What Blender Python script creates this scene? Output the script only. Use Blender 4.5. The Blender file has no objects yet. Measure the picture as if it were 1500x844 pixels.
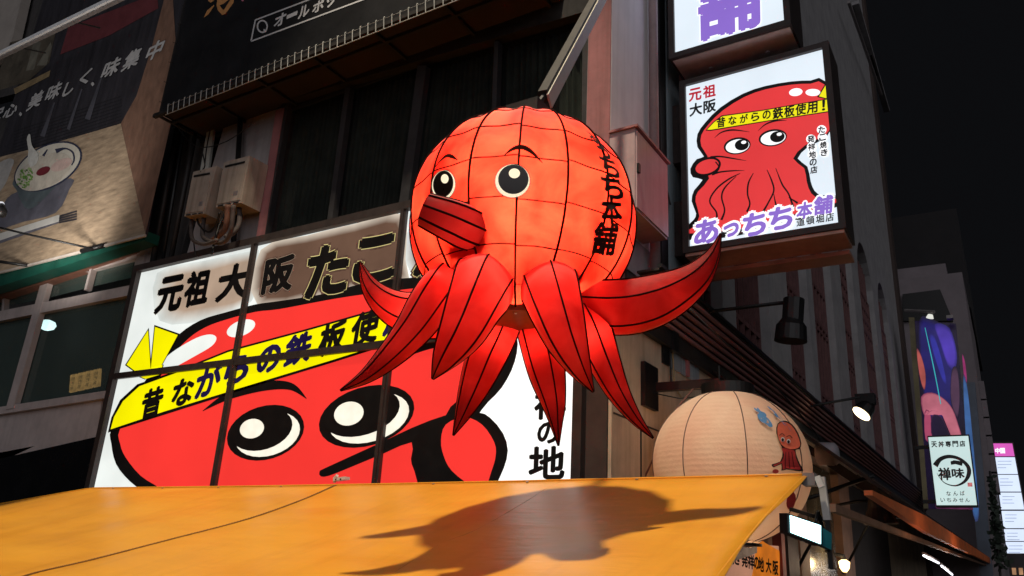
import bpy, math, random
from mathutils import Vector, noise
from mathutils.geometry import tessellate_polygon
random.seed(7)
scene = bpy.context.scene
COL = scene.collection
R = math.radians

# ------------------------------------------------------------------ camera
F = 1131.0; CAM = Vector((0, 0, 2.4))
yaw, pit, rol = R(-32.77), R(18.79), R(3.11)
fw = Vector((math.sin(yaw)*math.cos(pit), math.cos(yaw)*math.cos(pit), math.sin(pit)))
rt0 = Vector((math.cos(yaw), -math.sin(yaw), 0)); up0 = rt0.cross(fw)
rt = math.cos(rol)*rt0 + math.sin(rol)*up0
up = -math.sin(rol)*rt0 + math.cos(rol)*up0
cd = bpy.data.cameras.new('camera'); cam = bpy.data.objects.new('camera', cd); COL.objects.link(cam)
cd.sensor_width = 36; cd.lens = 36*F/1500; cd.clip_end = 2000; cd.clip_start = 0.05
from mathutils import Matrix
m3 = Matrix((rt, up, -fw)).transposed()
cam.matrix_world = Matrix.Translation(CAM) @ m3.to_4x4()
scene.camera = cam

# ------------------------------------------------------------------ world, light
w = bpy.data.worlds.new('World'); scene.world = w; w.use_nodes = True
bg = w.node_tree.nodes['Background']
bg.inputs[0].default_value = (0.80, 0.84, 1.0, 1); bg.inputs[1].default_value = 0.0046
scene.view_settings.view_transform = 'Standard'; scene.view_settings.look = 'None'
scene.view_settings.exposure = 0; scene.view_settings.gamma = 1
scene.cycles.use_denoising = True
scene.cycles.max_bounces = 8; scene.cycles.diffuse_bounces = 4; scene.cycles.transmission_bounces = 6
scene.cycles.sample_clamp_indirect = 4.0; scene.cycles.caustics_reflective = False; scene.cycles.caustics_refractive = False

def lamp(name, kind, loc, power, color=(1, 1, 1), size=0.05, aim=None, cone=None, blend=.3, parent=None):
    l = bpy.data.lights.new(name, kind); l.energy = power; l.color = color
    if kind == 'SUN': l.angle = size
    elif kind == 'AREA': l.size = size
    else: l.shadow_soft_size = size
    if cone: l.spot_size = cone; l.spot_blend = blend
    o = bpy.data.objects.new(name, l); COL.objects.link(o)
    if parent is not None:
        o.parent = parent; o.location = Vector(loc) - ORG[parent.name]
    else: o.location = loc
    if aim is not None:
        o.rotation_euler = (Vector(aim) - Vector(loc)).to_track_quat('-Z', 'Y').to_euler()
    return o
ORG = {}
# glow of the neon street: broad and weak, from over the street
lamp('street_glow', 'SUN', (20, -10, 30), .85, (0.97, 0.96, 1.0), R(80), aim=(20-6.0, -10+10, 30-2.5))
# floodlight high over the stall that throws the lantern's shadow on the awning
KEY = lamp('overhead_flood', 'SPOT', (-2.5, -2.0, 30), 35000, (1.0, 0.86, 0.64), 0.60, aim=(-7.2, 5.4, 2.6), cone=R(27), blend=.3)

# ------------------------------------------------------------------ picture rays onto real planes
def ray(x, y): return fw + rt*((x-750)/F) - up*((y-422)/F)
def onY(x, y, Y): d = ray(x, y); return CAM + d*(Y/d.y)
def onX(x, y, X): d = ray(x, y); return CAM + d*(X/d.x)
def onP(x, y, P0, n):
    d = ray(x, y); return CAM + d*((P0-CAM).dot(n)/d.dot(n))
def proj(P):
    d = P-CAM; return 750+F*d.dot(rt)/d.dot(fw), 422-F*d.dot(up)/d.dot(fw)

# ------------------------------------------------------------------ materials
def lin(c):
    return tuple(((v/255)/12.92 if v/255 <= .04045 else ((v/255+.055)/1.055)**2.4) for v in c)
MATS = {}
def mat(name, col, rough=.6, metal=0, var=.25, scale=6, bump=.0, emit=None, spec=.5, stretch=None, streak=0, alpha=None):
    """procedural principled: base colour (linear) broken up by two noises, grime and relief"""
    if name in MATS: return MATS[name]
    m = bpy.data.materials.new(name); m.use_nodes = True; nt = m.node_tree; N = nt.nodes; L = nt.links
    b = N['Principled BSDF']; b.inputs['Roughness'].default_value = rough; b.inputs['Metallic'].default_value = metal
    b.inputs['Specular IOR Level'].default_value = spec
    tc = N.new('ShaderNodeTexCoord'); mp = N.new('ShaderNodeMapping'); L.new(tc.outputs['Object'], mp.inputs[0])
    if stretch: mp.inputs['Scale'].default_value = stretch
    n1 = N.new('ShaderNodeTexNoise'); n1.inputs['Scale'].default_value = scale; n1.inputs['Detail'].default_value = 7
    n1.inputs['Roughness'].default_value = .65; L.new(mp.outputs[0], n1.inputs['Vector'])
    cr = N.new('ShaderNodeValToRGB'); L.new(n1.outputs['Fac'], cr.inputs[0])
    cr.color_ramp.elements[0].position = .3; cr.color_ramp.elements[1].position = .72
    lo = 1-var
    cr.color_ramp.elements[0].color = (col[0]*lo, col[1]*lo, col[2]*lo, 1)
    cr.color_ramp.elements[1].color = (min(1, col[0]*(1+var*.5)), min(1, col[1]*(1+var*.5)), min(1, col[2]*(1+var*.5)), 1)
    out = cr.outputs[0]
    if streak:
        mp2 = N.new('ShaderNodeMapping'); L.new(tc.outputs['Object'], mp2.inputs[0]); mp2.inputs['Scale'].default_value = (6, 6, .35)
        n2 = N.new('ShaderNodeTexNoise'); n2.inputs['Scale'].default_value = 1.6; n2.inputs['Detail'].default_value = 5; L.new(mp2.outputs[0], n2.inputs['Vector'])
        c2 = N.new('ShaderNodeValToRGB'); c2.color_ramp.elements[0].position = .45; c2.color_ramp.elements[1].position = .7
        L.new(n2.outputs['Fac'], c2.inputs[0])
        c2.color_ramp.elements[0].color = (1, 1, 1, 1); c2.color_ramp.elements[1].color = (1-streak, 1-streak, 1-streak*1.1 if streak < .9 else 0, 1)
        mx = N.new('ShaderNodeMix'); mx.data_type = 'RGBA'; mx.blend_type = 'MULTIPLY'; mx.inputs[0].default_value = 1
        L.new(out, mx.inputs[6]); L.new(c2.outputs[0], mx.inputs[7]); out = mx.outputs[2]
    L.new(out, b.inputs['Base Color'])
    mr = N.new('ShaderNodeMapRange'); mr.inputs[3].default_value = max(.05, rough-.12); mr.inputs[4].default_value = min(1, rough+.12)
    L.new(n1.outputs['Fac'], mr.inputs[0]); L.new(mr.outputs[0], b.inputs['Roughness'])
    if bump:
        bp = N.new('ShaderNodeBump'); bp.inputs['Strength'].default_value = bump; bp.inputs['Distance'].default_value = .02
        L.new(n1.outputs['Fac'], bp.inputs['Height']); L.new(bp.outputs[0], b.inputs['Normal'])
    if emit:
        b.inputs['Emission Color'].default_value = (*emit[:3], 1); b.inputs['Emission Strength'].default_value = emit[3]
    if alpha is not None: b.inputs['Alpha'].default_value = alpha
    MATS[name] = m; return m
def ink(name, srgb, k=1.0, var=.06, attr=False, scale=1.2, rough=.25):
    """print on a backlit sheet: it gives off its own colour"""
    if name in MATS: return MATS[name]
    m = bpy.data.materials.new(name); m.use_nodes = True; nt = m.node_tree; N = nt.nodes; L = nt.links
    b = N['Principled BSDF']; c = lin(srgb); b.inputs['Roughness'].default_value = rough
    b.inputs['Base Color'].default_value = (c[0]*.25, c[1]*.25, c[2]*.25, 1)
    b.inputs['Emission Strength'].default_value = k
    tc = N.new('ShaderNodeTexCoord'); n1 = N.new('ShaderNodeTexNoise'); n1.inputs['Scale'].default_value = scale; n1.inputs['Detail'].default_value = 3
    L.new(tc.outputs['Object'], n1.inputs['Vector'])
    mr = N.new('ShaderNodeMapRange'); mr.inputs[1].default_value = .3; mr.inputs[2].default_value = .7
    mr.inputs[3].default_value = 1-var*2; mr.inputs[4].default_value = 1+var*.5
    L.new(n1.outputs['Fac'], mr.inputs[0])
    mx = N.new('ShaderNodeVectorMath'); mx.operation = 'SCALE'
    if attr:
        at = N.new('ShaderNodeAttribute'); at.attribute_name = 'tone'; L.new(at.outputs['Color'], mx.inputs[0])
    else: mx.inputs[0].default_value = c
    L.new(mr.outputs[0], mx.inputs['Scale']); L.new(mx.outputs[0], b.inputs['Emission Color'])
    MATS[name] = m; return m
def shell(name, col, trans=.6, mott=.3, scale=5, bump=.15, lines=False):
    """painted paper / cloth stretched on wire: lets the lamp inside through"""
    if name in MATS: return MATS[name]
    m = bpy.data.materials.new(name); m.use_nodes = True; nt = m.node_tree; N = nt.nodes; L = nt.links
    N.remove(N['Principled BSDF']); out = N['Material Output']
    tc = N.new('ShaderNodeTexCoord')
    n1 = N.new('ShaderNodeTexNoise'); n1.inputs['Scale'].default_value = scale; n1.inputs['Detail'].default_value = 6; n1.inputs['Distortion'].default_value = .6
    L.new(tc.outputs['Object'], n1.inputs['Vector'])
    cr = N.new('ShaderNodeValToRGB'); L.new(n1.outputs['Fac'], cr.inputs[0])
    e = cr.color_ramp.elements; e[0].position = .32; e[1].position = .68
    e[0].color = (col[0]*(1-mott*.5), col[1]*(1-mott), col[2]*(1-mott), 1)
    e[1].color = (min(1, col[0]*(1+mott*.1)), min(1, col[1]*(1+mott)), min(1, col[2]*(1+mott*1.2)), 1)
    d = N.new('ShaderNodeBsdfDiffuse'); t = N.new('ShaderNodeBsdfTranslucent'); g = N.new('ShaderNodeBsdfGlossy'); g.inputs['Roughness'].default_value = .55
    L.new(cr.outputs[0], d.inputs[0]); L.new(cr.outputs[0], t.inputs[0]); g.inputs[0].default_value = (1, 1, 1, 1)
    bp = N.new('ShaderNodeBump'); bp.inputs['Strength'].default_value = bump; bp.inputs['Distance'].default_value = .02
    n2 = N.new('ShaderNodeTexNoise'); n2.inputs['Scale'].default_value = 22; n2.inputs['Detail'].default_value = 5; L.new(tc.outputs['Object'], n2.inputs['Vector'])
    if lines:
        wv = N.new('ShaderNodeTexWave'); wv.bands_direction = 'Z'; wv.inputs['Scale'].default_value = 5.5; wv.inputs['Distortion'].default_value = .3
        L.new(tc.outputs['Object'], wv.inputs['Vector'])
        ad = N.new('ShaderNodeMath'); ad.operation = 'ADD'; L.new(n2.outputs['Fac'], ad.inputs[0]); wm = N.new('ShaderNodeMath'); wm.operation = 'MULTIPLY'; wm.inputs[1].default_value = .22; L.new(wv.outputs['Fac'], wm.inputs[0]); L.new(wm.outputs[0], ad.inputs[1]); L.new(ad.outputs[0], bp.inputs['Height'])
    else: L.new(n2.outputs['Fac'], bp.inputs['Height'])
    L.new(bp.outputs[0], d.inputs['Normal']); L.new(bp.outputs[0], g.inputs['Normal'])
    a = N.new('ShaderNodeMixShader'); a.inputs[0].default_value = trans; L.new(d.outputs[0], a.inputs[1]); L.new(t.outputs[0], a.inputs[2])
    fr = N.new('ShaderNodeFresnel'); fr.inputs[0].default_value = 1.35
    f2 = N.new('ShaderNodeMath'); f2.operation = 'MULTIPLY'; f2.inputs[1].default_value = .28; L.new(fr.outputs[0], f2.inputs[0])
    a2 = N.new('ShaderNodeMixShader'); L.new(f2.outputs[0], a2.inputs[0]); L.new(a.outputs[0], a2.inputs[1]); L.new(g.outputs[0], a2.inputs[2])
    L.new(a2.outputs[0], out.inputs[0]); MATS[name] = m; return m
def glass(name, tint=(.02, .03, .03), see=.25):
    if name in MATS: return MATS[name]
    m = bpy.data.materials.new(name); m.use_nodes = True; nt = m.node_tree; N = nt.nodes; L = nt.links
    b = N['Principled BSDF']; b.inputs['Base Color'].default_value = (*tint, 1); b.inputs['Roughness'].default_value = .08
    tr = N.new('ShaderNodeBsdfTransparent'); tr.inputs[0].default_value = (.75, .85, .82, 1)
    mx = N.new('ShaderNodeMixShader'); tc = N.new('ShaderNodeTexCoord'); n = N.new('ShaderNodeTexNoise'); n.inputs['Scale'].default_value = 2.2; n.inputs['Detail'].default_value = 5
    L.new(tc.outputs['Object'], n.inputs['Vector'])
    mr = N.new('ShaderNodeMapRange'); mr.inputs[3].default_value = see+.15; mr.inputs[4].default_value = see-.1; L.new(n.outputs['Fac'], mr.inputs[0]); L.new(mr.outputs[0], mx.inputs[0])
    L.new(b.outputs[0], mx.inputs[1]); L.new(tr.outputs[0], mx.inputs[2]); L.new(mx.outputs[0], N['Material Output'].inputs[0])
    MATS[name] = m; return m

BLACK = mat('black_metal', (.012, .012, .013), .45, .3, .3, 9, .1)
SOOT = mat('sooty_steel', (.03, .026, .025), .6, .3, .45, 5, .25, streak=.3)
RUST = mat('rusty_steel', (.14, .07, .05), .7, .2, .6, 4, .4, streak=.5)
ALU = mat('grey_aluminium', (.30, .27, .27), .45, .3, .25, 7, .08, streak=.25)
PINKW = mat('painted_plaster', (.42, .36, .35), .7, 0, .3, 1.5, .12, streak=.15)
GREYW = mat('grey_cement_wall', (.34, .33, .34), .85, 0, .25, 1.4, .2, streak=.10)
BEIGEW = mat('stained_beige_wall', (.62, .50, .36), .8, 0, .35, 1.1, .3, streak=.22)
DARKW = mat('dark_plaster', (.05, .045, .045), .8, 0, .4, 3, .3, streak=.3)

# ------------------------------------------------------------------ mesh builder
class MB:
    def __init__(s): s.v = []; s.f = []; s.mi = []; s.m = []; s.tone = None
    def mid(s, m):
        if m not in s.m: s.m.append(m)
        return s.m.index(m)
    def add(s, vs, fs, m):
        b = len(s.v); k = s.mid(m); s.v += [Vector(v) for v in vs]
        for f in fs: s.f.append([b+i for i in f]); s.mi.append(k)
        return s
    def hexa(s, q, ext, m):
        """quad q (4 points) pushed along vector ext"""
        q = [Vector(p) for p in q]; e = Vector(ext); vs = q+[p+e for p in q]
        n = (q[1]-q[0]).cross(q[2]-q[1])
        fs = [(0, 1, 2, 3), (7, 6, 5, 4), (1, 0, 4, 5), (2, 1, 5, 6), (3, 2, 6, 7), (0, 3, 7, 4)]
        if n.dot(e) > 0: fs = [f[::-1] for f in fs]
        return s.add(vs, fs, m)
    def box(s, a, b, m):
        x0, x1 = sorted((a[0], b[0])); y0, y1 = sorted((a[1], b[1])); z0, z1 = sorted((a[2], b[2]))
        return s.hexa([(x0, y0, z0), (x1, y0, z0), (x1, y0, z1), (x0, y0, z1)], (0, y1-y0, 0), m)
    def beam(s, a, b, w, h, m, upv=(0, 0, 1)):
        a = Vector(a); b = Vector(b); d = (b-a).normalized(); u = Vector(upv)
        x = d.cross(u).normalized(); z = x.cross(d)
        q = [a+x*w/2*i+z*h/2*j for i, j in ((-1, -1), (1, -1), (1, 1), (-1, 1))]
        return s.hexa(q, b-a, m)
    def tube(s, pts, r, m, n=8, cap=True):
        pts = [Vector(p) for p in pts]; rs = r if isinstance(r, (list, tuple)) else [r]*len(pts)
        vs = []; x = None
        for i, p in enumerate(pts):
            d = (pts[min(i+1, len(pts)-1)]-pts[max(i-1, 0)]).normalized()
            if x is None: x = d.orthogonal().normalized()
            x = (x-d*x.dot(d)).normalized(); y = d.cross(x)
            vs += [p+(x*math.cos(2*math.pi*k/n)+y*math.sin(2*math.pi*k/n))*rs[i] for k in range(n)]
        fs = [(i*n+k, i*n+(k+1) % n, (i+1)*n+(k+1) % n, (i+1)*n+k) for i in range(len(pts)-1) for k in range(n)]
        if cap: fs += [tuple(range(n))[::-1], tuple((len(pts)-1)*n+k for k in range(n))]
        return s.add(vs, fs, m)
    def build(s, name, parent=None, smooth=False, **props):
        me = bpy.data.meshes.new(name)
        org = ORG[parent.name] if parent is not None else (s.org if hasattr(s, 'org') else Vector((0, 0, 0)))
        me.from_pydata([v-org for v in s.v], [], s.f)
        for m in s.m: me.materials.append(m)
        me.polygons.foreach_set('material_index', s.mi)
        if smooth: me.polygons.foreach_set('use_smooth', [True]*len(me.polygons))
        if s.tone:
            at = me.color_attributes.new('tone', 'FLOAT_COLOR', 'POINT')
            for i, c in enumerate(s.tone): at.data[i].color = (*c, 1)
        me.update(); o = bpy.data.objects.new(name, me); COL.objects.link(o)
        if parent is not None: o.parent = parent
        else: o.location = org
        ORG[o.name] = Vector(org)
        for k, v in props.items(): o[k] = v
        return o
def thing(name, label, cat, loc=(0, 0, 0), group=None):
    o = bpy.data.objects.new(name, None); COL.objects.link(o); o.location = loc; o.empty_display_size = .2
    ORG[o.name] = Vector(loc); o['label'] = label; o['category'] = cat
    if group: o['group'] = group
    return o
def tag(o, label, cat, group=None):
    o['label'] = label; o['category'] = cat
    if group: o['group'] = group
    return o
def kids(o): return [c for c in bpy.data.objects if c.parent == o]
def dup(root, off, label=None):
    r = root.copy(); COL.objects.link(r); r.location = Vector(root.location)+Vector(off); ORG[r.name] = Vector(r.location)
    if label: r['label'] = label
    for ch in kids(root):
        c = ch.copy(); COL.objects.link(c); c.parent = r
        for g in kids(ch):
            d = g.copy(); COL.objects.link(d); d.parent = c
    return r
def spline(P, n):
    """Catmull-Rom through tuples"""
    P = [tuple(p) for p in P]; out = []; k = len(P)
    for i in range(k-1):
        a, b, c, d = P[max(i-1, 0)], P[i], P[i+1], P[min(i+2, k-1)]
        for j in range(n):
            t = j/n
            out.append(tuple(.5*((2*q)+(r_-p)*t+(2*p-5*q+4*r_-s_)*t*t+(-p+3*q-3*r_+s_)*t**3) for p, q, r_, s_ in zip(a, b, c, d)))
    out.append(P[-1]); return out
def closed(P, n=4):
    k = len(P); out = []
    for i in range(k):
        a, b, c, d = P[i-1], P[i], P[(i+1) % k], P[(i+2) % k]
        for j in range(n):
            t = j/n
            out.append(tuple(.5*((2*q)+(r_-p)*t+(2*p-5*q+4*r_-s_)*t*t+(-p+3*q-3*r_+s_)*t**3) for p, q, r_, s_ in zip(a, b, c, d)))
    return out

# ------------------------------------------------------------------ lettering
GL = {}
def glyph(ch, off=0.0):
    key = (ch, off)
    if key in GL: return GL[key]
    c = bpy.data.curves.new('lettering_curve', 'FONT'); c.body = ch; c.offset = off; c.resolution_u = 3
    o = bpy.data.objects.new('lettering_curve', c); COL.objects.link(o); bpy.context.view_layer.update()
    e = o.evaluated_get(bpy.context.evaluated_depsgraph_get()); me = e.to_mesh()
    vs = [(v.co.x, v.co.y) for v in me.vertices]; fs = [tuple(p.vertices) for p in me.polygons]
    e.to_mesh_clear(); bpy.data.objects.remove(o); bpy.data.curves.remove(c)
    GL[key] = (vs, fs); return vs, fs
EM = {}
def embox(ch):
    if ch not in EM:
        vs, _ = glyph(ch, 0.0)
        xs = [v[0] for v in vs]; ys = [v[1] for v in vs]; EM[ch] = (min(xs), max(xs), min(ys), max(ys))
    return EM[ch]
class Art:
    """flat print, traced in picture coordinates and laid on a real surface; lay(px,py,layer) gives the 3D point"""
    def __init__(s, lay, tf=(0, 0, 1)): s.lay = lay; s.tf = tf; s.mb = MB()
    def P(s, p): ox, oy, k = s.tf; return (ox+p[0]/k, oy+p[1]/k)
    def face(s, pts2, tris, layer, m):
        s.mb.add([s.lay(x, y, layer) for x, y in pts2], tris, m)
    def poly(s, pts, layer, m, smooth=0):
        pts = [s.P(p) for p in pts]
        if smooth: pts = closed(pts, smooth)
        t = tessellate_polygon([[Vector((x, y, 0)) for x, y in pts]])
        out = []
        for f in t:
            a, b, c = (pts[i] for i in f)
            ar = (b[0]-a[0])*(c[1]-a[1])-(c[0]-a[0])*(b[1]-a[1])
            out.append(tuple(f) if ar < 0 else tuple(f)[::-1])
        s.face(pts, out, layer, m)
    def ell(s, cx, cy, rx, ry, rot, layer, m, n=28):
        a = R(rot); s.poly([(cx+rx*math.cos(t)*math.cos(a)-ry*math.sin(t)*math.sin(a), cy+rx*math.cos(t)*math.sin(a)+ry*math.sin(t)*math.cos(a))
                            for t in [2*math.pi*k/n for k in range(n)]], layer, m)
    def stroke(s, pts, ws, layer, m, n=8):
        """brush line: pts with full widths ws"""
        if not isinstance(ws, (list, tuple)): ws = [ws]*len(pts)
        q = spline([(p[0], p[1], w_) for p, w_ in zip(pts, ws)], n); Lp = []; Rp = []
        for i, (x, y, wd) in enumerate(q):
            a = q[max(i-1, 0)]; b = q[min(i+1, len(q)-1)]; dx, dy = b[0]-a[0], b[1]-a[1]; l = math.hypot(dx, dy) or 1
            Lp.append(s.P((x-dy/l*wd/2, y+dx/l*wd/2))); Rp.append(s.P((x+dy/l*wd/2, y-dx/l*wd/2)))
        k = len(q); s.face(Lp+Rp, [(i, i+1, k+i+1, k+i) for i in range(k-1)], layer, m)
    def glyph_px(s, ch, cx, cy, wd, ht, layer, m, off=.02, ax=(1, 0), ay=(0, -1)):
        """glyph centred at cx,cy in picture space with axes ax (right) and ay (up)"""
        vs, fs = glyph(ch, 0.0); x0, x1, y0, y1 = embox(ch); mx, my = (x0+x1)/2, (y0+y1)/2; sx = wd/max(x1-x0, .05); sy = ht/max(y1-y0, .05)
        if wd == 0: sx = sy
        if ht == 0: sy = sx
        # heavier strokes: the same glyph laid down again a hair to every side
        nb = 0 if off <= 0 else (6 if off < .06 else 10)
        off *= 1.5
        sh = [(0, 0)]+[(off*.8*math.cos(2*math.pi*(k+.5)/nb), off*.8*math.sin(2*math.pi*(k+.5)/nb)) for k in range(nb)]
        for i, (ox, oy) in enumerate(sh):
            s.face([s.P((cx+(x+ox-mx)*sx*ax[0]+(y+oy-my)*sy*ay[0], cy+(x+ox-mx)*sx*ax[1]+(y+oy-my)*sy*ay[1])) for x, y in vs], fs, layer+i*.07, m)
def planeY(Y):      # surface facing -y
    return lambda x, y, l: onY(x, y, Y-.0025*l)
def axesY(px, py, Y):
    """picture directions of world +x and +z at a point on plane y=Y (unit length)"""
    P = onY(px, py, Y); a = proj(P); b = proj(P+Vector((.05, 0, 0))); c = proj(P+Vector((0, 0, .05)))
    v = (b[0]-a[0], b[1]-a[1]); u = (c[0]-a[0], c[1]-a[1]); lv = math.hypot(*v); lu = math.hypot(*u)
    return (v[0]/lv, v[1]/lv), (u[0]/lu, u[1]/lu)
def axesX(px, py, X):
    P = onX(px, py, X); a = proj(P); b = proj(P+Vector((0, .05, 0))); c = proj(P+Vector((0, 0, .05)))
    v = (b[0]-a[0], b[1]-a[1]); u = (c[0]-a[0], c[1]-a[1]); lv = math.hypot(*v); lu = math.hypot(*u)
    return (v[0]/lv, v[1]/lv), (u[0]/lu, u[1]/lu)

INKB = mat('black_print', (.010, .009, .010), .35, 0, .2, 4)
# ================================================================== GROUND
ASPH = mat('street_paving', (.07, .068, .066), .75, 0, .35, 3, .3)
g = MB(); g.add([(-400, -200, 0), (400, -200, 0), (400, 900, 0), (-400, 900, 0)], [(0, 1, 2, 3)], ASPH)
g.build('ground', kind='structure')
c = onY(893, 190, 8.0).x                       # plane of the street side of the corner building
YA = 8.0

# ================================================================== CORNER BUILDING (facade A, y=8 ; side B, x=c)
CB = thing('corner_building', 'dark corner building with curtained upper windows behind the octopus lantern', 'building', (c, YA, 0))
CURT = mat('brown_curtain', (.15, .10, .095), .9, 0, .35, 3, .2)
WINF = mat('dark_window_frame', (.045, .042, .045), .5, .3, .3, 6, .1)
REDP = mat('pink_red_column', (.34, .13, .135), .7, 0, .3, 2.5, .2, streak=.3)
DGLASS = glass('curtain_glass', (.015, .013, .014), .78)
ztop = onY(700, 30, YA+.1).z
wall = MB()
# wall behind everything on side A
xl = onY(215, 360, YA+.5).x
wall.box((xl, YA+.62, 0), (c-.02, YA+.9, 22), DARKW)
wall.box((xl, YA+.1, 0), (c-.36, YA+.62, onY(135, 716, YA).z-.25), DARKW)
wall.build('wall', CB)
# the rendered column between sign and heaters, and the pink corner column
colm = MB(); q = [onY(268, 392, YA+.25), onY(372, 368, YA+.25), onY(417, 150, YA+.25), onY(330, 178, YA+.25)]
colm.hexa(q, (0, .35, 0), PINKW); colm.build('column', CB, label='grey pink rendered column carrying the water heaters')
wc = MB(); wc.hexa([onY(372, 368, YA+.15), onY(384, 364, YA+.15), onY(416, 158, YA+.15), onY(404, 162, YA+.15)], (0, .45, 0), REDP)
wc.build('column_edge', CB)
pc = MB(); x0 = onY(861, 100, YA).x
pc.box((x0, YA, onY(870, 470, YA).z-.6), (c, YA+.5, 22), REDP); pc.build('corner_column', CB, label='corner column coloured pink red by the lantern light')  # red lantern light on this column is put into its pink colour
# low dark part of the corner, behind the lantern tips
dc = MB(); dc.box((onY(845, 600, YA).x, YA+.02, 0), (c-.001, YA+.55, onY(870, 470, YA).z-.6), mat('dark_brown_cladding', (.05, .035, .03), .7, 0, .4, 3, .2)); dc.build('lower_cladding', CB)
# curtained windows
def curtain_window(pb0, pb1, pt1, pt0, nfold, seed):
    """pane, curtain, frame of one window; corners bottom-left, bottom-right, top-right, top-left in the picture"""
    rnd = random.Random(seed); Y = YA+.28
    q = [onY(*p, Y) for p in (pb0, pb1, pt1, pt0)]
    fr = MB(); fr.hexa(q, (0, .02, 0), DGLASS); w_ = fr.build('window', CB)
    cu = MB(); n = nfold*8; vs = []; ph = 0
    for i in range(n+1):
        t = i/n; ph += rnd.uniform(.5, 1.0)
        b = q[0].lerp(q[1], t); u = q[3].lerp(q[2], t); d = .17+.05*math.sin(ph)+.02*math.sin(ph*2.3)
        vs += [b+Vector((0, d, 0)), b.lerp(u, .5)+Vector((0, d+.01*math.sin(i*.9), 0)), u+Vector((0, d*.8+.03, 0))]
    fs = [(i*3+j, i*3+3+j, i*3+4+j, i*3+1+j) for i in range(n) for j in (0, 1)]
    cu.add(vs, fs, CURT); cu.build('curtain', w_, smooth=True)
curtain_window((390, 352), (478, 330), (505, 128), (426, 150), 12, 1)
curtain_window((488, 328), (582, 304), (612, 96), (514, 124), 14, 2)
curtain_window((598, 300), (716, 270), (722, 62), (625, 92), 14, 3)
curtain_window((726, 268), (862, 232), (862, 18), (732, 60), 14, 4)
for pa, pb, wd in (((381, 362), (418, 152), 9), ((481, 335), (509, 128), 7), ((590, 305), (618, 96), 13), ((720, 272), (727, 60), 6), ((856, 240), (858, 15), 9)):
    m = MB(); a = onY(pa[0]-wd/2, pa[1], YA+.16); b = onY(pa[0]+wd/2, pa[1], YA+.16); d = onY(pb[0]+wd/2, pb[1], YA+.16); e = onY(pb[0]-wd/2, pb[1], YA+.16)
    m.hexa([a, b, d, e], (0, .12, 0), WINF); m.build('mullion', CB)
m = MB(); a = onY(372, 372, YA+.1); b = onY(866, 250, YA+.1); m.hexa([a, b, b+Vector((0, 0, .12)), a+Vector((0, 0, .12))], (0, .22, 0), WINF); m.build('window_sill', CB)
m = MB(); a = onY(409, 150, YA+.12); b = onY(866, 14, YA+.12); m.hexa([a, b, b+Vector((0, 0, .9)), a+Vector((0, 0, .9))], (0, .4, 0), SOOT); m.build('window_head', CB)
# dark recess with pipes left of the heaters
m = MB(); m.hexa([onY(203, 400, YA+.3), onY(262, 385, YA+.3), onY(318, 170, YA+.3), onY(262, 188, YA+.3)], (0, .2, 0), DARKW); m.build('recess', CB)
for px0, px1, r_, mm in ((222, 262, .06, SOOT), (236, 272, .035, BLACK), (247, 290, .05, SOOT), (340, 352, .05, BLACK)):
    m = MB(); m.tube([onY(px0, 395, YA+.12), onY(px1, 175, YA+.12)], r_, mm); m.build('drain_pipe', CB, smooth=True)
m = MB(); m.hexa([onY(293, 250, YA+.2), onY(305, 247, YA+.2), onY(314, 183, YA+.2), onY(304, 186, YA+.2)], (0, .05, 0), mat('pale_board', (.55, .56, .52), .7, 0, .2, 4)); m.build('board', CB)

# ------------------------------------------------------------------ side B: street building
SB = thing('street_building', 'long grey building with tall arched windows receding down the street', 'building', (c, 24, 0))
XB = c
wy = [(9.9, 10.9), (11.3, 12.63), (13.41, 15.9), (17.7, 20.1), (20.8, 23.8), (25.7, 28.4), (30.0, 33.9), (35.4, 38.9)]
zs = onX(1150, 556, XB).z-.3; zsp = 12.9; zar = 14.9; ZT = 36
GW = GREYW
def prism(mb, q, x0, x1, m): mb.hexa([(x1, y, z) for y, z in q], (x0-x1, 0, 0), m)
wl = MB(); edges = [8.02] + [v for p in wy for v in p] + [43.4]
for i in range(0, len(edges), 2):
    prism(wl, [(edges[i], zs), (edges[i+1], zs), (edges[i+1], zar+.3), (edges[i], zar+.3)], XB-.35, XB, GW)
for (y0, y1) in wy:
    n = 10; ym = (y0+y1)/2; a = (y1-y0)/2
    pts = [(ym-a*math.cos(math.pi*k/n), zsp+(zar-zsp)*math.sin(math.pi*k/n)) for k in range(n+1)]
    for k in range(n):
        prism(wl, [pts[k], pts[k+1], (pts[k+1][0], zar+.3), (pts[k][0], zar+.3)], XB-.35, XB, GW)
prism(wl, [(8.02, zar+.3), (43.4, zar+.3), (43.4, ZT), (8.02, ZT)], XB-.35, XB, GW)
wl.box((XB-6, 9.1, zs), (XB-.8, 43.3, ZT), DARKW)
wl.build('wall', SB)
m = MB(); m.box((XB-.3, 8.021, zs+.5), (XB+.004, 9.58, ZT-.5), mat('neon_lit_corner_wall', (.74, .71, .72), .75, 0, .14, .8, .08, streak=.08)); m.build('corner_light_patch', SB)  # paler slab over the grey wall: street neon light put into its colour
m = MB(); m.box((XB-.05, 43.4, 0), (XB+.15, 44.6, ZT), mat('brown_end_wall', (.055, .035, .03), .8, 0, .3, 3, .2)); m.build('end_pier', SB)
WFR = mat('reddish_window_frame', (.16, .07, .07), .6, .1, .35, 5, .1)
WGL = glass('street_window_glass', (.018, .018, .02), .15)
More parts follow.
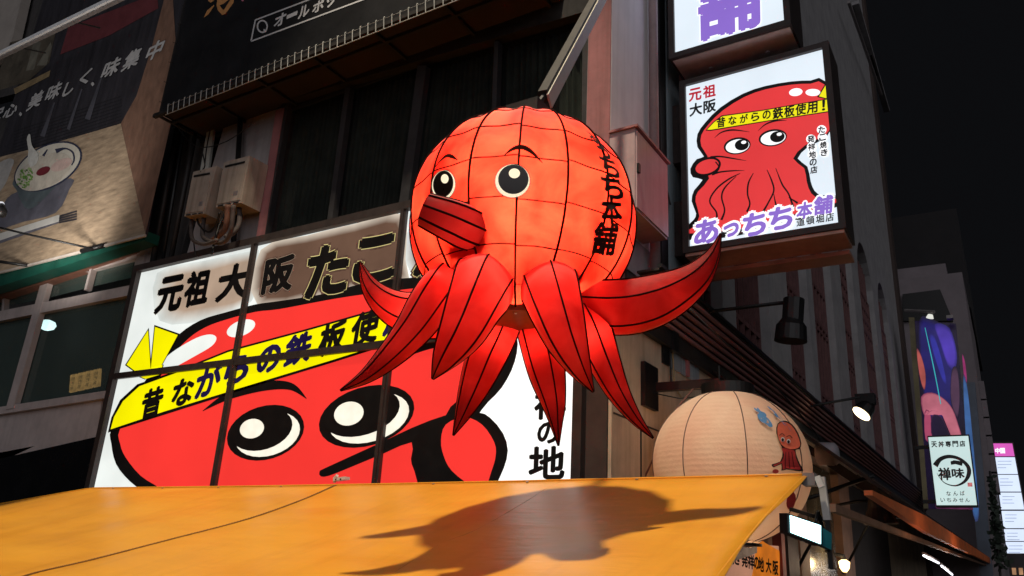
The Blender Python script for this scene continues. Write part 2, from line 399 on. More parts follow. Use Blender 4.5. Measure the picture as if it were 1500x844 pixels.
for wi, (y0, y1) in enumerate(wy):
    p = MB(); prism(p, [(y0, zs), (y1, zs), (y1, zar), (y0, zar)], XB-.36, XB-.30, WGL); wn = p.build('window', SB)
    nb = max(2, round((y1-y0)/.42)); fr = MB()
    for k in range(nb+1):
        y = y0+(y1-y0)*k/nb; yy = min(max(y, y0+.04), y1-.04)
        fr.box((XB-.29, yy-.03, zs), (XB-.20, yy+.03, zsp+1.4 if 0 < k < nb else zsp), WFR)
    for z in (zs+1.0, zs+2.9, zs+3.1, zs+4.2, zs+5.4, zs+5.9, zsp-.6, zsp):
        fr.box((XB-.285, y0+.05, z-.05), (XB-.205, y1-.05, z+.05), WFR)
    fr.build('window_frame', wn)
# high balcony on the far end
m = MB(); m.box((XB, 38, 31.0), (XB+.35, 50, 31.2), GREYW); m.build('eaves', SB)
m = MB(); m.beam(onX(1243, 3, XB+.5), onX(1291, 139, XB+.5), .12, .12, ALU); m.beam(onX(1254, 3, XB+.2), onX(1284, 110, XB+.2), .1, .1, SOOT); m.build('eaves_rail', SB)
# cornice / gutter band running down the street side, reddish pipes along it
CN = thing('shop_canopy', 'dark ribbed canopy running down the street under the arched windows', 'canopy', (c, 20, 5))
zc = onX(1033, 448, XB+.42).z-.12
RIB = mat('brown_ribbed_metal', (.19, .085, .075), .40, .2, .4, 3, .15, stretch=(1, .12, 1))
m = MB(); m.box((XB, 8.6, zc-.62), (XB+.12, 60, zc-.551), SOOT); m.box((XB+.121, 8.6, zc+.07), (XB+.42, 60, zc+.10), SOOT); m.box((XB, 8.6, zc-.55), (XB+.12, 60, zc), SOOT); m.build('backing', CN)
for k in range(6):
    m = MB(); m.tube([(XB+.14+.05*(5-k), 8.7, zc+.03-.075*k), (XB+.14+.05*(5-k), 60, zc+.03-.075*k)], .036, RIB); m.build('rib', CN, smooth=True)
m = MB(); m.box((XB+.40, 8.6, zc+.101), (XB+.46, 60, zc+.15), BLACK); m.build('gutter', CN)
# lower canopies (dark sloping roof, orange front beam, brown lower beam)
XR = -1.2
zr = onX(1345, 764, XR).z
y0r = onX(1224, 682, XR).y
ORB = mat('orange_painted_beam', (.85, .20, .055), .6, 0, .35, 3, .1, stretch=(1, .3, 1))
BRB = mat('brown_beam', (.30, .17, .11), .7, 0, .4, 3, .1)
AW2 = thing('street_awning', 'long sloping shop awning with orange front beam receding at lower right', 'awning', (XR, 20, 3))
m = MB(); m.hexa([(XB+.15, 11.5, zc-.60), (XB+.15, 60, zc-.60), (XR, 60, zr+.12), (XR, 10.5, zr+.12)], (0, 0, .05), mat('dark_roof_sheet', (.04, .028, .025), .95, 0, .4, 3, .2, spec=.1)); m.build('roof_sheet', AW2)
m = MB(); m.hexa([(XR-.03, 8.6, zr-.02), (XR-.03, 14.2, zr-.13), (XR-.03, 14.2, zr+.13), (XR-.03, 8.6, zr+.03)], (.08, 0, 0), ORB); m.box((XR-.03, 14.2, zr-.13), (XR+.05, 120, zr+.13), ORB); m.build('front_beam', AW2)
P = onX(1322, 782, XR-.15); m = MB(); m.box((XR-.19, 7.6, P.z-.035), (XR-.13, 120, P.z+.035), BRB); m.build('lower_beam', AW2)
for y in range(12, 60, 4):
    m = MB(); m.beam((XB+.2, y, zc-.85), (XR, y, zr-.02), .06, .08, SOOT); m.build('rafter', AW2)

# shop wall under the cornice
SW = thing('street_shop', 'stained beige shop wall below the canopy beside the white lanterns', 'shop', (c, 10, 0))
m = MB(); m.box((XB-.2, 8.06, 0), (XB+.04, 43, zc-.62), BEIGEW); m.build('wall', SW)
for y, z0, z1 in ((8.9, 0, 4.0), (9.9, 0, 3.9), (11.6, 0, 3.6)):
    m = MB(); m.box((XB+.041, y-.012, z0), (XB+.052, y+.012, z1), SOOT); m.build('panel_joint', SW)
m = MB(); m.box((XB+.041, 8.1, onX(910, 613, XB).z), (XB+.052, 11.5, onX(910, 613, XB).z+.02), SOOT); m.build('panel_joint', SW)
# door bays further along, seen below the canopy at lower right
WARM = mat('warm_tiled_wall', (.36, .22, .15), .7, 0, .3, 3, .2)
for (ya, yb, mm, nm, dx) in ((10.9, 12.4, mat('cream_panel', (.50, .36, .28), .6, 0, .2, 2, .05), 'wall_panel', .09), (12.5, 14.6, mat('brown_grey_panel', (.24, .17, .15), .6, 0, .35, 2, .05), 'wall_panel', .08),
                     (14.8, 15.6, SOOT, 'post', .3), (16.2, 17.0, WARM, 'post', .2), (17.3, 20.5, mat('lit_shop_window', (.12, .11, .08), .25, 0, .4, 2.5, .05), 'shop_window', .07), (20.8, 22.2, WARM, 'post', .2), (23, 30, DARKW, 'shop_window', .07)):
    m = MB(); m.box((XB+.045, ya, 0), (XB+.045+dx, yb, 4.6), mm); m.build(nm, SW)
for ya in (15.9, 20.65):
    m = MB(); m.tube([(XB+.2, ya, 2.3), (XB+.9, ya, 3.5), (XB+1.4, ya, 3.6), (XB+1.6, ya, 3.6)], .03, BLACK); m.build('hook_arm', SW, smooth=True)
# ================================================================== BIG BACKLIT SIGN
WHT = ink('white_backlit_sheet', (240, 246, 242), 1.0, .09, scale=.8)
WHTB = ink('bright_backlit_sheet', (255, 255, 252), 1.15, .03)
RED = ink('red_backlit_ink', (240, 56, 50), 1.0, .05, scale=.7)
YEL = ink('yellow_backlit_ink', (247, 238, 0), 1.0, .05)
CRM = ink('cream_backlit_ink', (250, 245, 228), 1.0, .07, scale=6)
NAVY = ink('navy_backlit_ink', (34, 26, 74), .8, .3)
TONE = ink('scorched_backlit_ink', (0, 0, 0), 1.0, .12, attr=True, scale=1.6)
FRM = mat('dark_bronze_frame', (.055, .042, .04), .5, .3, .3, 6, .08)
BS = thing('illuminated_sign', 'huge backlit sign with red octopus face and yellow headband behind the lantern', 'sign', onY(500, 715, YA))
def zz(p): return onY(*p, YA)
sTL, sTR = (210, 399), (900, 262); sBL, sBR = (120, 790), (840, 790)
tl, bl = zz(sTL), zz((135, 716)); tr = zz((843, 640)); zt = tl.z; zb = bl.z-.45
xL, xR = bl.x+.06, tr.x
mull = [zz((346, 545)).x, zz((566, 600)).x]; zm = zz((356, 531)).z
xs = [xL]+mull+[xR]
for i in range(3):
    for (z0, z1) in ((zb, zm), (zm, zt)):
        m = MB(); m.box((xs[i], YA-.002, z0), (xs[i+1], YA+.015, z1), WHTB if i == 2 and z0 == zb else WHT); m.build('backlit_panel', BS)
m = MB(); m.box((xL, YA+.02, zb), (xR, YA+.12, zt), FRM)
m.box((xL-.14, YA-.10, zb), (xL, YA+.16, zt), FRM); m.box((xR, YA-.10, zb), (xR+.12, YA+.16, zt), FRM)
m.box((xL-.14, YA-.102, zt), (xR+.12, YA+.162, zt+.13), FRM); m.build('frame', BS)
for x in mull:
    for dx, wd, pr in ((0, .11, .085), (.0, .045, .115)):
        m = MB(); m.box((x-wd/2, YA-pr, zb), (x+wd/2, YA-.03, zt), FRM); m.build('mullion', BS)
m = MB(); m.box((xL, YA-.088, zm-.055), (xR, YA-.031, zm+.055), FRM); m.build('transom', BS)
A = Art(planeY(YA-.006))
# soft scorched print round the upper letters
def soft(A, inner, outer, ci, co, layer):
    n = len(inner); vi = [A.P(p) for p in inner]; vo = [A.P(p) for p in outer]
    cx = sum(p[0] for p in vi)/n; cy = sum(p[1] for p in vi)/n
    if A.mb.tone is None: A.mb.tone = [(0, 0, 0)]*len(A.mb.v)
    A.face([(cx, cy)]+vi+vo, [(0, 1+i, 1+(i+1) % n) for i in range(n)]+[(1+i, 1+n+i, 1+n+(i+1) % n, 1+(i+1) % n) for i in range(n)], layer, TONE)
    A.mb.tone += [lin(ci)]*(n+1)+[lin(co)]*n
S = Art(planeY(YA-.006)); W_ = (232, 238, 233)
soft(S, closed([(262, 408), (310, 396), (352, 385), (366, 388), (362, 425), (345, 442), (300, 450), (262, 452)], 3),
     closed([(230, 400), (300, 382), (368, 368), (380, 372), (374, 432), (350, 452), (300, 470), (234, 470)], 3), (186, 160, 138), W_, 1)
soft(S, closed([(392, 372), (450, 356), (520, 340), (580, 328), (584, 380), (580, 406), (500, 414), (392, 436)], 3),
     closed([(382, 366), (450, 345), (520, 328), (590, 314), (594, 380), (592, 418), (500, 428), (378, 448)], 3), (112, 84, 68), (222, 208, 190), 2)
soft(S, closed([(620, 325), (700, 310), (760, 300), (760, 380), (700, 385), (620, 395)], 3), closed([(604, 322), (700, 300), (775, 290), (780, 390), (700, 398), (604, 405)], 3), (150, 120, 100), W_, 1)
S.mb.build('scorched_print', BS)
# head: black outline, red face
Hd = Art(planeY(YA-.006))
Hd.poly([(164, 627), (163, 650), (170, 680), (190, 705), (215, 724), (240, 745), (700, 745), (690, 640), (706, 600), (735, 568), (754, 530), (757, 490), (735, 440), (690, 412), (640, 406), (575, 409), (528, 416), (478, 430), (409, 441), (374, 446), (329, 458), (294, 469), (262, 490), (238, 520), (222, 545), (200, 575)], 4, INKB, 3)
Hd.poly([(176, 628), (176, 650), (184, 670), (206, 697), (235, 716), (262, 740), (690, 740), (655, 640), (660, 596), (716, 556), (738, 520), (738, 492), (715, 452), (680, 428), (640, 420), (585, 425), (528, 432), (478, 440), (409, 453), (374, 457), (329, 469), (300, 480), (275, 497), (250, 525), (236, 550), (210, 580)], 5, RED, 3)
Hd.poly([(232, 543), (240, 527), (258, 512), (288, 495), (308, 490), (317, 495), (310, 507), (285, 522), (258, 537), (244, 545)], 6, WHT, 4)
Hd.ell(353, 481, 22, 11, -22, 6, WHT)
Hd.mb.build('face_print', BS)
Bn = Art(planeY(YA-.006))
band = [(158, 634), (163, 612), (176, 586), (201, 563), (262, 542), (334, 513), (445, 483), (558, 451), (640, 428), (640, 478), (567, 506), (488, 531), (350, 573), (240, 608)]
Bn.poly(band, 7, INKB)
Bn.poly([(162, 629), (167, 611), (180, 588), (204, 566), (262, 545), (334, 516), (445, 486), (558, 454), (640, 431), (640, 475), (567, 502), (488, 527), (350, 569), (240, 603)], 8, YEL)
for pl in ([(183, 535), (218, 480), (222, 541), (205, 551)], [(226, 476), (263, 489), (236, 538), (219, 546)], [(200, 551), (222, 538), (240, 534), (236, 549), (212, 556)]):
    Bn.poly(pl, 9, INKB); cx = sum(p[0] for p in pl)/len(pl); cy = sum(p[1] for p in pl)/len(pl)
    Bn.poly([(cx+(p[0]-cx)*.90, cy+(p[1]-cy)*.92) for p in pl], 10, YEL)
Bn.mb.build('headband_print', BS)
Ey = Art(planeY(YA-.006))
def big_eye(cx, cy, rx, ry, rot, hx, hy, hr):
    Ey.ell(cx, cy, rx, ry, rot, 7, INKB); Ey.ell(cx+rx*.05, cy+ry*.06, rx*.84, ry*.80, rot, 8, CRM); Ey.ell(cx-rx*.10, cy-ry*.12, rx*.80, ry*.76, rot, 9, INKB)
    Ey.ell(hx, hy, hr*1.12, hr*.92, rot, 10, INKB); Ey.ell(hx, hy, hr, hr*.78, rot, 11, CRM)
big_eye(389, 634, 58, 39, -17, 369, 628, 18); big_eye(537, 610, 72, 43, -17, 511, 606, 22)
Ey.stroke([(297, 602), (335, 580), (385, 566), (425, 566), (449, 584)], [1, 11, 14, 11, 1], 7, INKB)
Ey.stroke([(520, 552), (575, 525), (625, 506), (660, 505)], [1, 10, 13, 2], 7, INKB)
Ey.poly([(468, 691), (480, 684), (561, 647), (603, 627), (657, 607), (699, 604), (718, 612), (737, 635), (744, 660), (738, 686), (726, 712), (716, 735), (630, 735), (607, 690), (602, 672), (603, 648), (563, 664), (510, 686), (482, 697), (470, 698)], 7, INKB, 2)
Ey.poly([(653, 622), (680, 611), (706, 622), (724, 648), (726, 668), (720, 690), (708, 720), (690, 712), (662, 690), (650, 668), (646, 645)], 8, RED, 3)
Ey.mb.build('eyes_and_mouth_print', BS)
# lettering: 元祖大阪たこ焼 , band text, right column
Lt = Art(planeY(YA-.006))
def up_char(A, ch, cx, cy, wd, ht, Y, layer, m, off, halo=None, ho=.05):
    ax, ay = axesY(*A.P((cx, cy)), Y)
    if halo: A.glyph_px(ch, cx, cy, wd, ht, layer, halo, ho, ax, ay); layer += 1
    A.glyph_px(ch, cx, cy, wd, ht, layer, m, off, ax, ay)
BRH = ink('dark_scorch_ink', (104, 78, 66), .9, .3, scale=9)
for ch, cx, cy, wd, ht in (('元', 249, 431, 36, 50), ('祖', 289, 422, 34, 50), ('大', 342, 413, 44, 50), ('阪', 408, 402, 42, 50), ('た', 480, 396, 58, 70), ('こ', 549, 380, 56, 62), ('焼', 645, 360, 70, 74)):
    ax, ay = axesY(cx, cy, YA)
    if ch in 'たこ焼阪': Lt.glyph_px(ch, cx, cy, wd, ht, 2.5, BRH, .085, ax, ay)
    up_char(Lt, ch, cx, cy, wd, ht, YA, 4.5, INKB, .042, ink('pale_yellow_halo', (222, 208, 140), .8) if ch in 'たこ焼' else ink('tan_halo', (186, 164, 140), .7), .054 if ch in 'たこ焼' else .050)
bandtxt = (('昔', 223, 590, 30, 42), ('な', 268, 574, 30, 38), ('が', 306, 557, 36, 44), ('ら', 347, 541, 34, 40), ('の', 394, 526, 33, 38), ('鉄', 437, 511, 38, 44), ('板', 487, 495, 38, 46), ('使', 535, 480, 40, 48), ('用', 583, 464, 38, 46))
for ch, cx, cy, wd, ht in bandtxt:
    ax = (.955, -.296); ay = (.17, -.985); Lt.glyph_px(ch, cx, cy, wd, ht, 11, NAVY if ch in 'がらの鉄用' else INKB, .040, ax, ay)
for ch, cx, cy, wd, ht in (('の', 803, 634, 30, 30), ('地', 801, 678, 50, 46), ('祥', 806, 592, 44, 42), ('発', 808, 545, 44, 42), ('店', 798, 730, 48, 46)):
    up_char(Lt, ch, cx, cy, wd, ht, YA, 7, INKB, .030)
Lt.mb.build('lettering', BS)

# ================================================================== BLACK BILLBOARD ABOVE
YB = 7.2
BB = thing('billboard', 'black billboard with white lettering laced along its lower edge at top', 'billboard', onY(225, 168, YB))
BLKV = mat('black_vinyl', (.008, .008, .010), .5, 0, .4, 1.5, .15)
p0 = onY(247, 160, YB); z0 = onY(225, 170, YB).z; zh = p0.z; xl0 = onY(250, 100, YB).x; xr0 = onY(760, -30, YB).x+.2
m = MB(); m.box((xl0, YB, zh), (xr0, YB+.04, zh+6), BLKV); m.build('panel', BB)
m = MB()
m.beam((xl0-.22, YB+.02, z0), (xr0, YB+.02, z0), .07, .07, SOOT)
m.beam((xl0-.22, YB+.02, z0), (xl0-.22, YB+.02, z0+6), .07, .07, SOOT)
m.beam((xl0-.22, YA+.3, z0), (xr0, YA+.3, z0), .08, .08, SOOT)
m.beam((xl0-.22, YB+.4, z0+.06), (xr0, YB+.4, z0+.06), .05, .05, SOOT)
for k in range(7):
    x = xl0-.22+(xr0-xl0)*k/6; m.beam((x, YB+.02, z0+.06), (x, YA+.3, z0+.06), .05, .04, SOOT)
m.build('frame', BB)
m = MB(); m.box((xl0-.2, YB+.1, z0+.1), (xr0, YA+.6, z0+.16), mat('rusty_soffit', (.03, .018, .016), .8, 0, .55, 1.4, .3)); m.box((xl0-.2, YB+.08, z0+.1), (xl0-.14, YA+.6, z0+6), SOOT); m.build('soffit', BB)
WIREM = mat('pale_wire', (.5, .5, .48), .5, .3, .2, 5)
hook = None; n = 0
pa = onY(247, 160, YB-.02); pb = onY(716, -8, YB-.02)
nh = 46
for k in range(nh):
    t = k/(nh-1); P = Vector((pa.x+(pb.x-pa.x)*t, YB-.03, zh+.04))
    if hook is None:
        mb = MB(); mb.tube([P+Vector((0, 0, .05)), P+Vector((0, -.02, .03)), P+Vector((.01, 0, -.17))], .008, WIREM, 5); hook = mb.build('lacing_hook', BB)
        h0 = P
    else:
        o = hook.copy(); COL.objects.link(o); o.parent = BB; o.location = P-h0+Vector((0, 0, random.uniform(-.01, .01)))
m = MB(); m.tube([Vector((pa.x-.05, YB-.03, zh-.14)), Vector((pb.x, YB-.03, zh-.14))], .008, WIREM, 5); m.build('lacing_rope', BB)
m = MB(); m.tube([Vector((pa.x-.05, YB-.03, zh+.06)), Vector((pb.x, YB-.03, zh+.06))], .004, WIREM, 5); m.build('lacing_rope', BB)
for k in range(10):
    m = MB(); m.tube([(xl0+.02, YB-.01, zh+.2+.45*k), (xl0-.12, YB, zh+.27+.45*k)], .007, SOOT, 5); m.build('side_tie', BB)
GW_ = mat('grey_white_print', (.62, .62, .64), .6, 0, .1, 5); ORP = mat('orange_print', (.62, .29, .10), .6, 0, .2, 5)
B = Art(planeY(YB-.004), (290, 0, 5.357))
for a, b in (((416, 325), (450, 158)), ((450, 158), (1010, -55)), ((416, 325), (1300, -5)), ((1300, -5), (1500, -80))):
    B.stroke([a, b], 11, 1, GW_, 1)
B.stroke([(505+38*math.cos(t), 208+46*math.sin(t)) for t in [k*math.pi/8 for k in range(17)]], 12, 1, GW_, 2)
B.stroke([(515, 232), (535, 250)], 12, 2, GW_, 1)
for ch, cx, cy, wd, ht in (('オ', 645, 155, 92, 92), ('ー', 738, 118, 85, 20), ('ル', 832, 88, 88, 90), ('ポ', 945, 45, 92, 92), ('ッ', 1045, 10, 80, 80)):
    up_char(B, ch, cx, cy, wd, ht, YB, 1, GW_, .03)
B.poly([(45, 140), (70, 85), (125, 38), (128, 45), (85, 110)], 1, ORP)
B.poly([(145, 40), (160, -40), (285, -60), (280, 20), (215, 110), (190, 118), (155, 80)], 1, ORP); B.poly([(170, 42), (200, 30), (250, -10), (252, 0), (205, 75), (195, 78)], 2, BLKV)
B.poly([(75, -20), (110, -30), (125, 5), (100, 22), (80, 8)], 1, ORP); B.poly([(330, -20), (350, -20), (360, 8), (345, 12)], 1, mat('pink_print', (.6, .2, .3), .6))
B.mb.build('lettering', BB)
# white bar (lamp rail) at upper left
LR = MB(); LR.org = onY(80, 40, 6.9)
a = onY(-30, 95, 6.9); b = onY(190, -12, 6.9)
LR.beam(a, b, .13, .10, mat('white_tube_rail', (.85, .87, .90), .4, 0, .12, 6, .05)); LR.beam(a+Vector((0, .02, -.075)), b+Vector((0, .02, -.075)), .07, .05, ALU)
for t in (.25, .62): LR.beam(a.lerp(b, t)+Vector((0, 0, .08)), a.lerp(b, t+.012)+Vector((0, 0, .08)), .16, .04, SOOT); LR.tube([a.lerp(b, t)+Vector((0, 0, .08)), a.lerp(b, t)+Vector((.1, .7, .3))], .02, SOOT)
tag(LR.build('lamp_rail'), 'long white metal rail crossing the top left corner in front of the ramen banner', 'rail')

# ================================================================== RAMEN BANNER
YR = 7.75
RB = thing('banner', 'dark printed banner with ramen bowl on wooden table and white lettering', 'banner', onY(100, 380, YR))
WOODL = mat('light_wood_print', (.36, .27, .185), .6, 0, .5, 2.0, 0, stretch=(1, 1, 5)); WOODD = mat('brown_wood_print', (.20, .11, .075), .6, 0, .4, 2.5, 0, stretch=(3, 1, 1))
DARKP = mat('dark_navy_print', (.028, .026, .034), .55, 0, .6, 1.1, 0, stretch=(3, 1, .5)); REDPRT = mat('maroon_print', (.13, .025, .032), .6, 0, .25, 2)
m = MB(); m.hexa([onY(-60, 415, YR), onY(213, 343, YR), onY(280, -40, YR), onY(90, -90, YR)], (0, .05, 0), DARKP)
m.build('sheet', RB)
Rr = Art(planeY(YR-.004))
Rr.poly([(177, 181), (213, 343), (262, 130), (252, -20), (240, 0), (222, 70), (200, 140)], 1, WOODD)
Rr.poly([(213, 343), (177, 181), (140, 192), (60, 215), (-60, 245), (-60, 415)], 2, WOODL)
Rr.poly([(88, 80), (100, 40), (230, -10), (232, 12), (160, 52)], 1, REDPRT)
Rr.poly([(0, 100), (15, 62), (82, 45), (72, 92), (40, 120), (0, 132)], 1, mat('brown_shape_print', (.09, .075, .055), .6, 0, .6, 1.5)); Rr.poly([(38, 104), (50, 60), (60, 62), (50, 102)], 2, mat('pale_streak_print', (.16, .15, .12), .6, 0, .5, 2)); Rr.poly([(54, 96), (74, 62), (76, 68), (68, 96)], 2, MATS['pale_streak_print'])
Rr.poly([(20, 130), (74, 103), (72, 112), (22, 138)], 2, mat('ochre_print', (.30, .22, .12), .6, 0, .4, 3))
for a, b, wd in (((128, 175), (150, 110), 8), ((100, 190), (120, 130), 5), ((62, 200), (80, 150), 7)):
    Rr.stroke([a, b], [wd, 2], 3, mat('faint_steam_print', (.075, .075, .095), .6, 0, .4, 2), 3)
for k in range(16):   # reeds of the printed bamboo blind
    y = 148+k*5.2; Rr.stroke([(20, y+45-k*.6), (178, y-7-k*.9+(k*.6))], .9, .5, mat('reed_line_print', (.012, .012, .016), .6), 1)
k3 = (0, 170, 3.67)
Q = Art(planeY(YR-.004), k3)
Q.poly([(0, 600), (20, 470), (110, 400), (380, 335), (370, 400), (300, 520), (120, 570)], 3, mat('slate_shade_print', (.10, .10, .13), .6, 0, .4, 2), 3)
Q.poly([(75, 340), (90, 400), (130, 490), (180, 492), (250, 430), (330, 350), (400, 300), (300, 300)], 4, mat('bowl_side_print', (.085, .11, .125), .5, 0, .3, 3), 2)
NV = mat('navy_rim_print', (.03, .035, .07), .5); BR_ = mat('broth_print', (.54, .50, .43), .5, 0, .25, 4); IV = mat('ivory_print', (.56, .54, .47), .5, 0, .1, 4)
Q.ell(258, 272, 198, 112, -28, 5, NV, 40); Q.ell(256, 272, 190, 104, -28, 6, IV, 40)
Q.stroke([(300, 190), (350, 175), (390, 195), (398, 235), (385, 265)], [26, 9, 9, 9, 6], 7, NV); Q.stroke([(232, 215), (255, 180)], [14, 6], 7, NV, 2)
Q.ell(238, 300, 158, 84, -27, 7, BR_, 36); Q.ell(232, 296, 40, 20, -25, 9, mat('dark_red_print', (.16, .02, .03), .5)); Q.ell(330, 262, 62, 28, -25, 8, mat('pale_pink_print', (.56, .42, .38), .5, 0, .2, 8))
rnd = random.Random(3)
for k in range(70):
    a = rnd.uniform(0, 6.28); r_ = rnd.random()**.5; x = 132+44*r_*math.cos(a); y = 335+52*r_*math.sin(a)-(x-132)*.4
    Q.ell(x, y, rnd.uniform(4, 8), rnd.uniform(3, 6), rnd.uniform(0, 90), 9+k % 2, mat('green_onion_print_a', (.14, .30, .06), .5) if k % 3 else mat('green_onion_print_b', (.35, .5, .2), .5), 7)
Q.poly([(150, 105), (162, 100), (172, 160), (205, 205), (200, 250), (165, 275), (150, 240), (152, 180), (144, 130)], 10, mat('white_spoon_print', (.58, .58, .55), .5), 3)
Q.poly([(-40, 290), (0, 250), (50, 228), (75, 240), (60, 290), (20, 380), (-40, 430)], 4, mat('pale_cup_print', (.40, .39, .38), .5, 0, .3, 3), 3)
Q.poly([(-30, 655), (320, 530), (318, 575), (-30, 695)], 5, mat('slate_shade_print2', (.12, .12, .15), .5)); Q.poly([(-30, 640), (100, 600), (320, 530), (316, 568), (120, 628), (-30, 680)], 6, mat('white_sleeve_print', (.52, .52, .50), .5, 0, .1, 4))
for k in range(4): Q.stroke([(318, 540+k*11), (412, 512+k*14)], 9, 6, mat('dark_chopstick_print', (.03, .03, .04), .5), 1)
Q.mb.build('bowl_picture', RB)
Rr.mb.build('background_picture', RB)
Lb = Art(planeY(YR-.004), (0, 0, 4.69)); LW = mat('silver_print', (.46, .46, .47), .6, 0, .2, 6)
for ch, cx, cy, wd, ht in (('安', -25, 790, 95, 100), ('心', 75, 757, 100, 95), ('、', 140, 785, 26, 32), ('美', 245, 688, 100, 120), ('味', 370, 628, 105, 120), ('し', 475, 605, 75, 105), ('く', 585, 532, 75, 110), ('、', 636, 578, 28, 32), ('味', 765, 465, 125, 130), ('集', 908, 405, 120, 140), ('中', 1065, 345, 115, 135)):
    Lb.glyph_px(ch, cx, cy, wd, ht, 6, LW, .028, (.90, -.43), (.36, -.93))
Lb.mb.build('lettering', RB)
m = MB(); a = onY(-40, 410, YR-.03); b = onY(213, 345, YR-.03); m.beam(a, b, .04, .05, mat('pale_edge_strip', (.45, .4, .36), .6)); m.build('bottom_rail', RB)

# ================================================================== LEFT NEIGHBOUR
NB = thing('neighbour_building', 'grey framed shop building with wide dark windows left of the big sign', 'building', (-16, 8.2, 0))
Yn = 8.25
NF = mat('mauve_grey_frame', (.52, .45, .44), .5, .1, .2, 2.5, .06, streak=.10)
m = MB(); m.box((-32, Yn+2.2, 0), (xL-.3, Yn+2.4, 16), DARKW); m.box((-32, Yn+.3, 0), (-31.8, Yn+2.2, 12), DARKW)
m.build('wall', NB)
m = MB(); m.hexa([onY(-80, 690, Yn+.1), onY(141, 640, Yn+.1), onY(150, 581, Yn+.1), onY(-80, 618, Yn+.1)], (0, .15, 0), NF); m.build('spandrel', NB)
m = MB(); m.hexa([onY(-80, 800, Yn+.1), onY(133, 790, Yn+.1), onY(143, 636, Yn+.1), onY(-80, 678, Yn+.1)], (0, .12, 0), mat('gloss_black_panel', (.006, .006, .007), .25, 0, .3, 3, .03)); m.build('black_fascia', NB)
m = MB(); m.hexa([onY(-80, 445, YR+.02), onY(211, 352, YR+.02), onY(214, 338, YR+.02), onY(-80, 422, YR+.02)], (0, .3, 0), mat('green_metal_strip', (.008, .085, .06), .5, .2, .35, 3, .05)); m.build('green_fascia', NB)
m = MB(); m.hexa([onY(-80, 462, Yn-.1), onY(200, 368, Yn-.1), onY(203, 355, Yn-.1), onY(-80, 443, Yn-.1)], (0, .3, 0), mat('brown_wood_strip', (.20, .09, .06), .7, 0, .3, 3, .1)); m.build('head_board', NB)
NG = glass('neighbour_glass', (.09, .12, .11), .5)
def pane(q, nm='window_pane'):
    m = MB(); m.hexa([onY(*p, Yn+.12) for p in q], (0, .015, 0), NG); return m.build(nm, NB)
def bar(a, b, wpx_dir, nm='frame_bar', Y=None, d=.12):
    """a,b: picture ends, wpx_dir: offset vector giving the width"""
    Y = Y or Yn; m = MB(); q = [a, b, (b[0]+wpx_dir[0], b[1]+wpx_dir[1]), (a[0]+wpx_dir[0], a[1]+wpx_dir[1])]
    m.hexa([onY(*p, Y) for p in q], (0, d, 0), NF); m.build(nm, NB)
pane([(-60, 608), (8, 598), (47, 458), (-60, 482)]); w1 = pane([(17, 594), (153, 574), (188, 430), (55, 456)])
pane([(-60, 460), (50, 441), (60, 406), (-60, 438)]); pane([(64, 438), (123, 423), (132, 386), (72, 403)]); pane([(125, 422), (191, 407), (200, 370), (134, 386)])
bar((-60, 616), (155, 583), (2, -11)); bar((-60, 482), (187, 433), (3, -15), Y=Yn-.01); bar((-60, 446), (201, 383), (0, -1.5)) if 0 else None
bar((8, 600), (62, 406), (11, -2), Y=Yn-.02); bar((2, 462), (4, 420), (3, -1), Y=Yn); bar((123, 425), (133, 386), (3.5, -1), Y=Yn-.015)
bar((150, 598), (202, 366), (12, 0), Y=Yn-.03, d=.2); bar((155, 598), (213, 352), (16, 0), Y=Yn+.02, d=.25); bar((140, 715), (160, 598), (10, 0), Y=Yn-.03, d=.2)
bar((-60, 447), (203, 378), (.5, -5), Y=Yn+.02)
bar((-60, 439), (62, 409), (.5, -3), Y=Yn-.005); bar((66, 407), (203, 373), (.5, -3), Y=Yn-.005)
# room behind the glass: ceiling lamp and menu lanterns
CL = MB(); P = onY(69, 477, Yn+1.5); CL.org = P
CL.tube([P+Vector((0, 0, .14)), P+Vector((0, 0, .10)), P+Vector((0, 0, .02)), P+Vector((0, 0, -.07)), P+Vector((0, 0, -.12))], [.07, .17, .21, .17, .07], ink('ceiling_lamp_glow', (235, 248, 255), 6, 0), 24); CL.tube([P+Vector((0, 0, .03)), P+Vector((0, 0, 1.2))], .012, BLACK, 6)
tag(CL.build('ceiling_lamp'), 'round white lamp glowing behind the upstairs window at left', 'lamp')
for k in range(4):
    cx = 106+k*11.3; cy = 561-k*2.6; Y = Yn+.5
    m = MB(); q = [(cx-4.9, cy+14), (cx+4.2, cy+12), (cx+6.0, cy-13.5), (cx-3.0, cy-11.5)]
    m.org = onY(cx, cy, Y); m.hexa([onY(*p, Y) for p in q], (0, .05, 0), ink('paper_menu_glow', (196, 140, 86), 2.2, .2, scale=8))
    for ch, oy in (('焼', -6), ('き', 1), ('丼', 8)):
        A_ = Art(planeY(Y-.003)); A_.mb = m; up_char(A_, ch, cx-oy*.18, cy+oy, 5.6, 6, Y, 1, INKB, .0)
    m.tube([onY(cx+1, cy-13, Y)+Vector((0, .02, 0)), onY(cx+1, cy-13, Y)+Vector((0, .02, .25))], .004, BLACK, 5)
    tag(m.build('menu_lantern'), ['leftmost small lit paper menu board behind the window', 'second small lit paper menu board from the left behind the window', 'third small lit paper menu board from the left behind the window', 'rightmost small lit paper menu board behind the window'][k], 'menu board', 'paper menu boards behind the window')
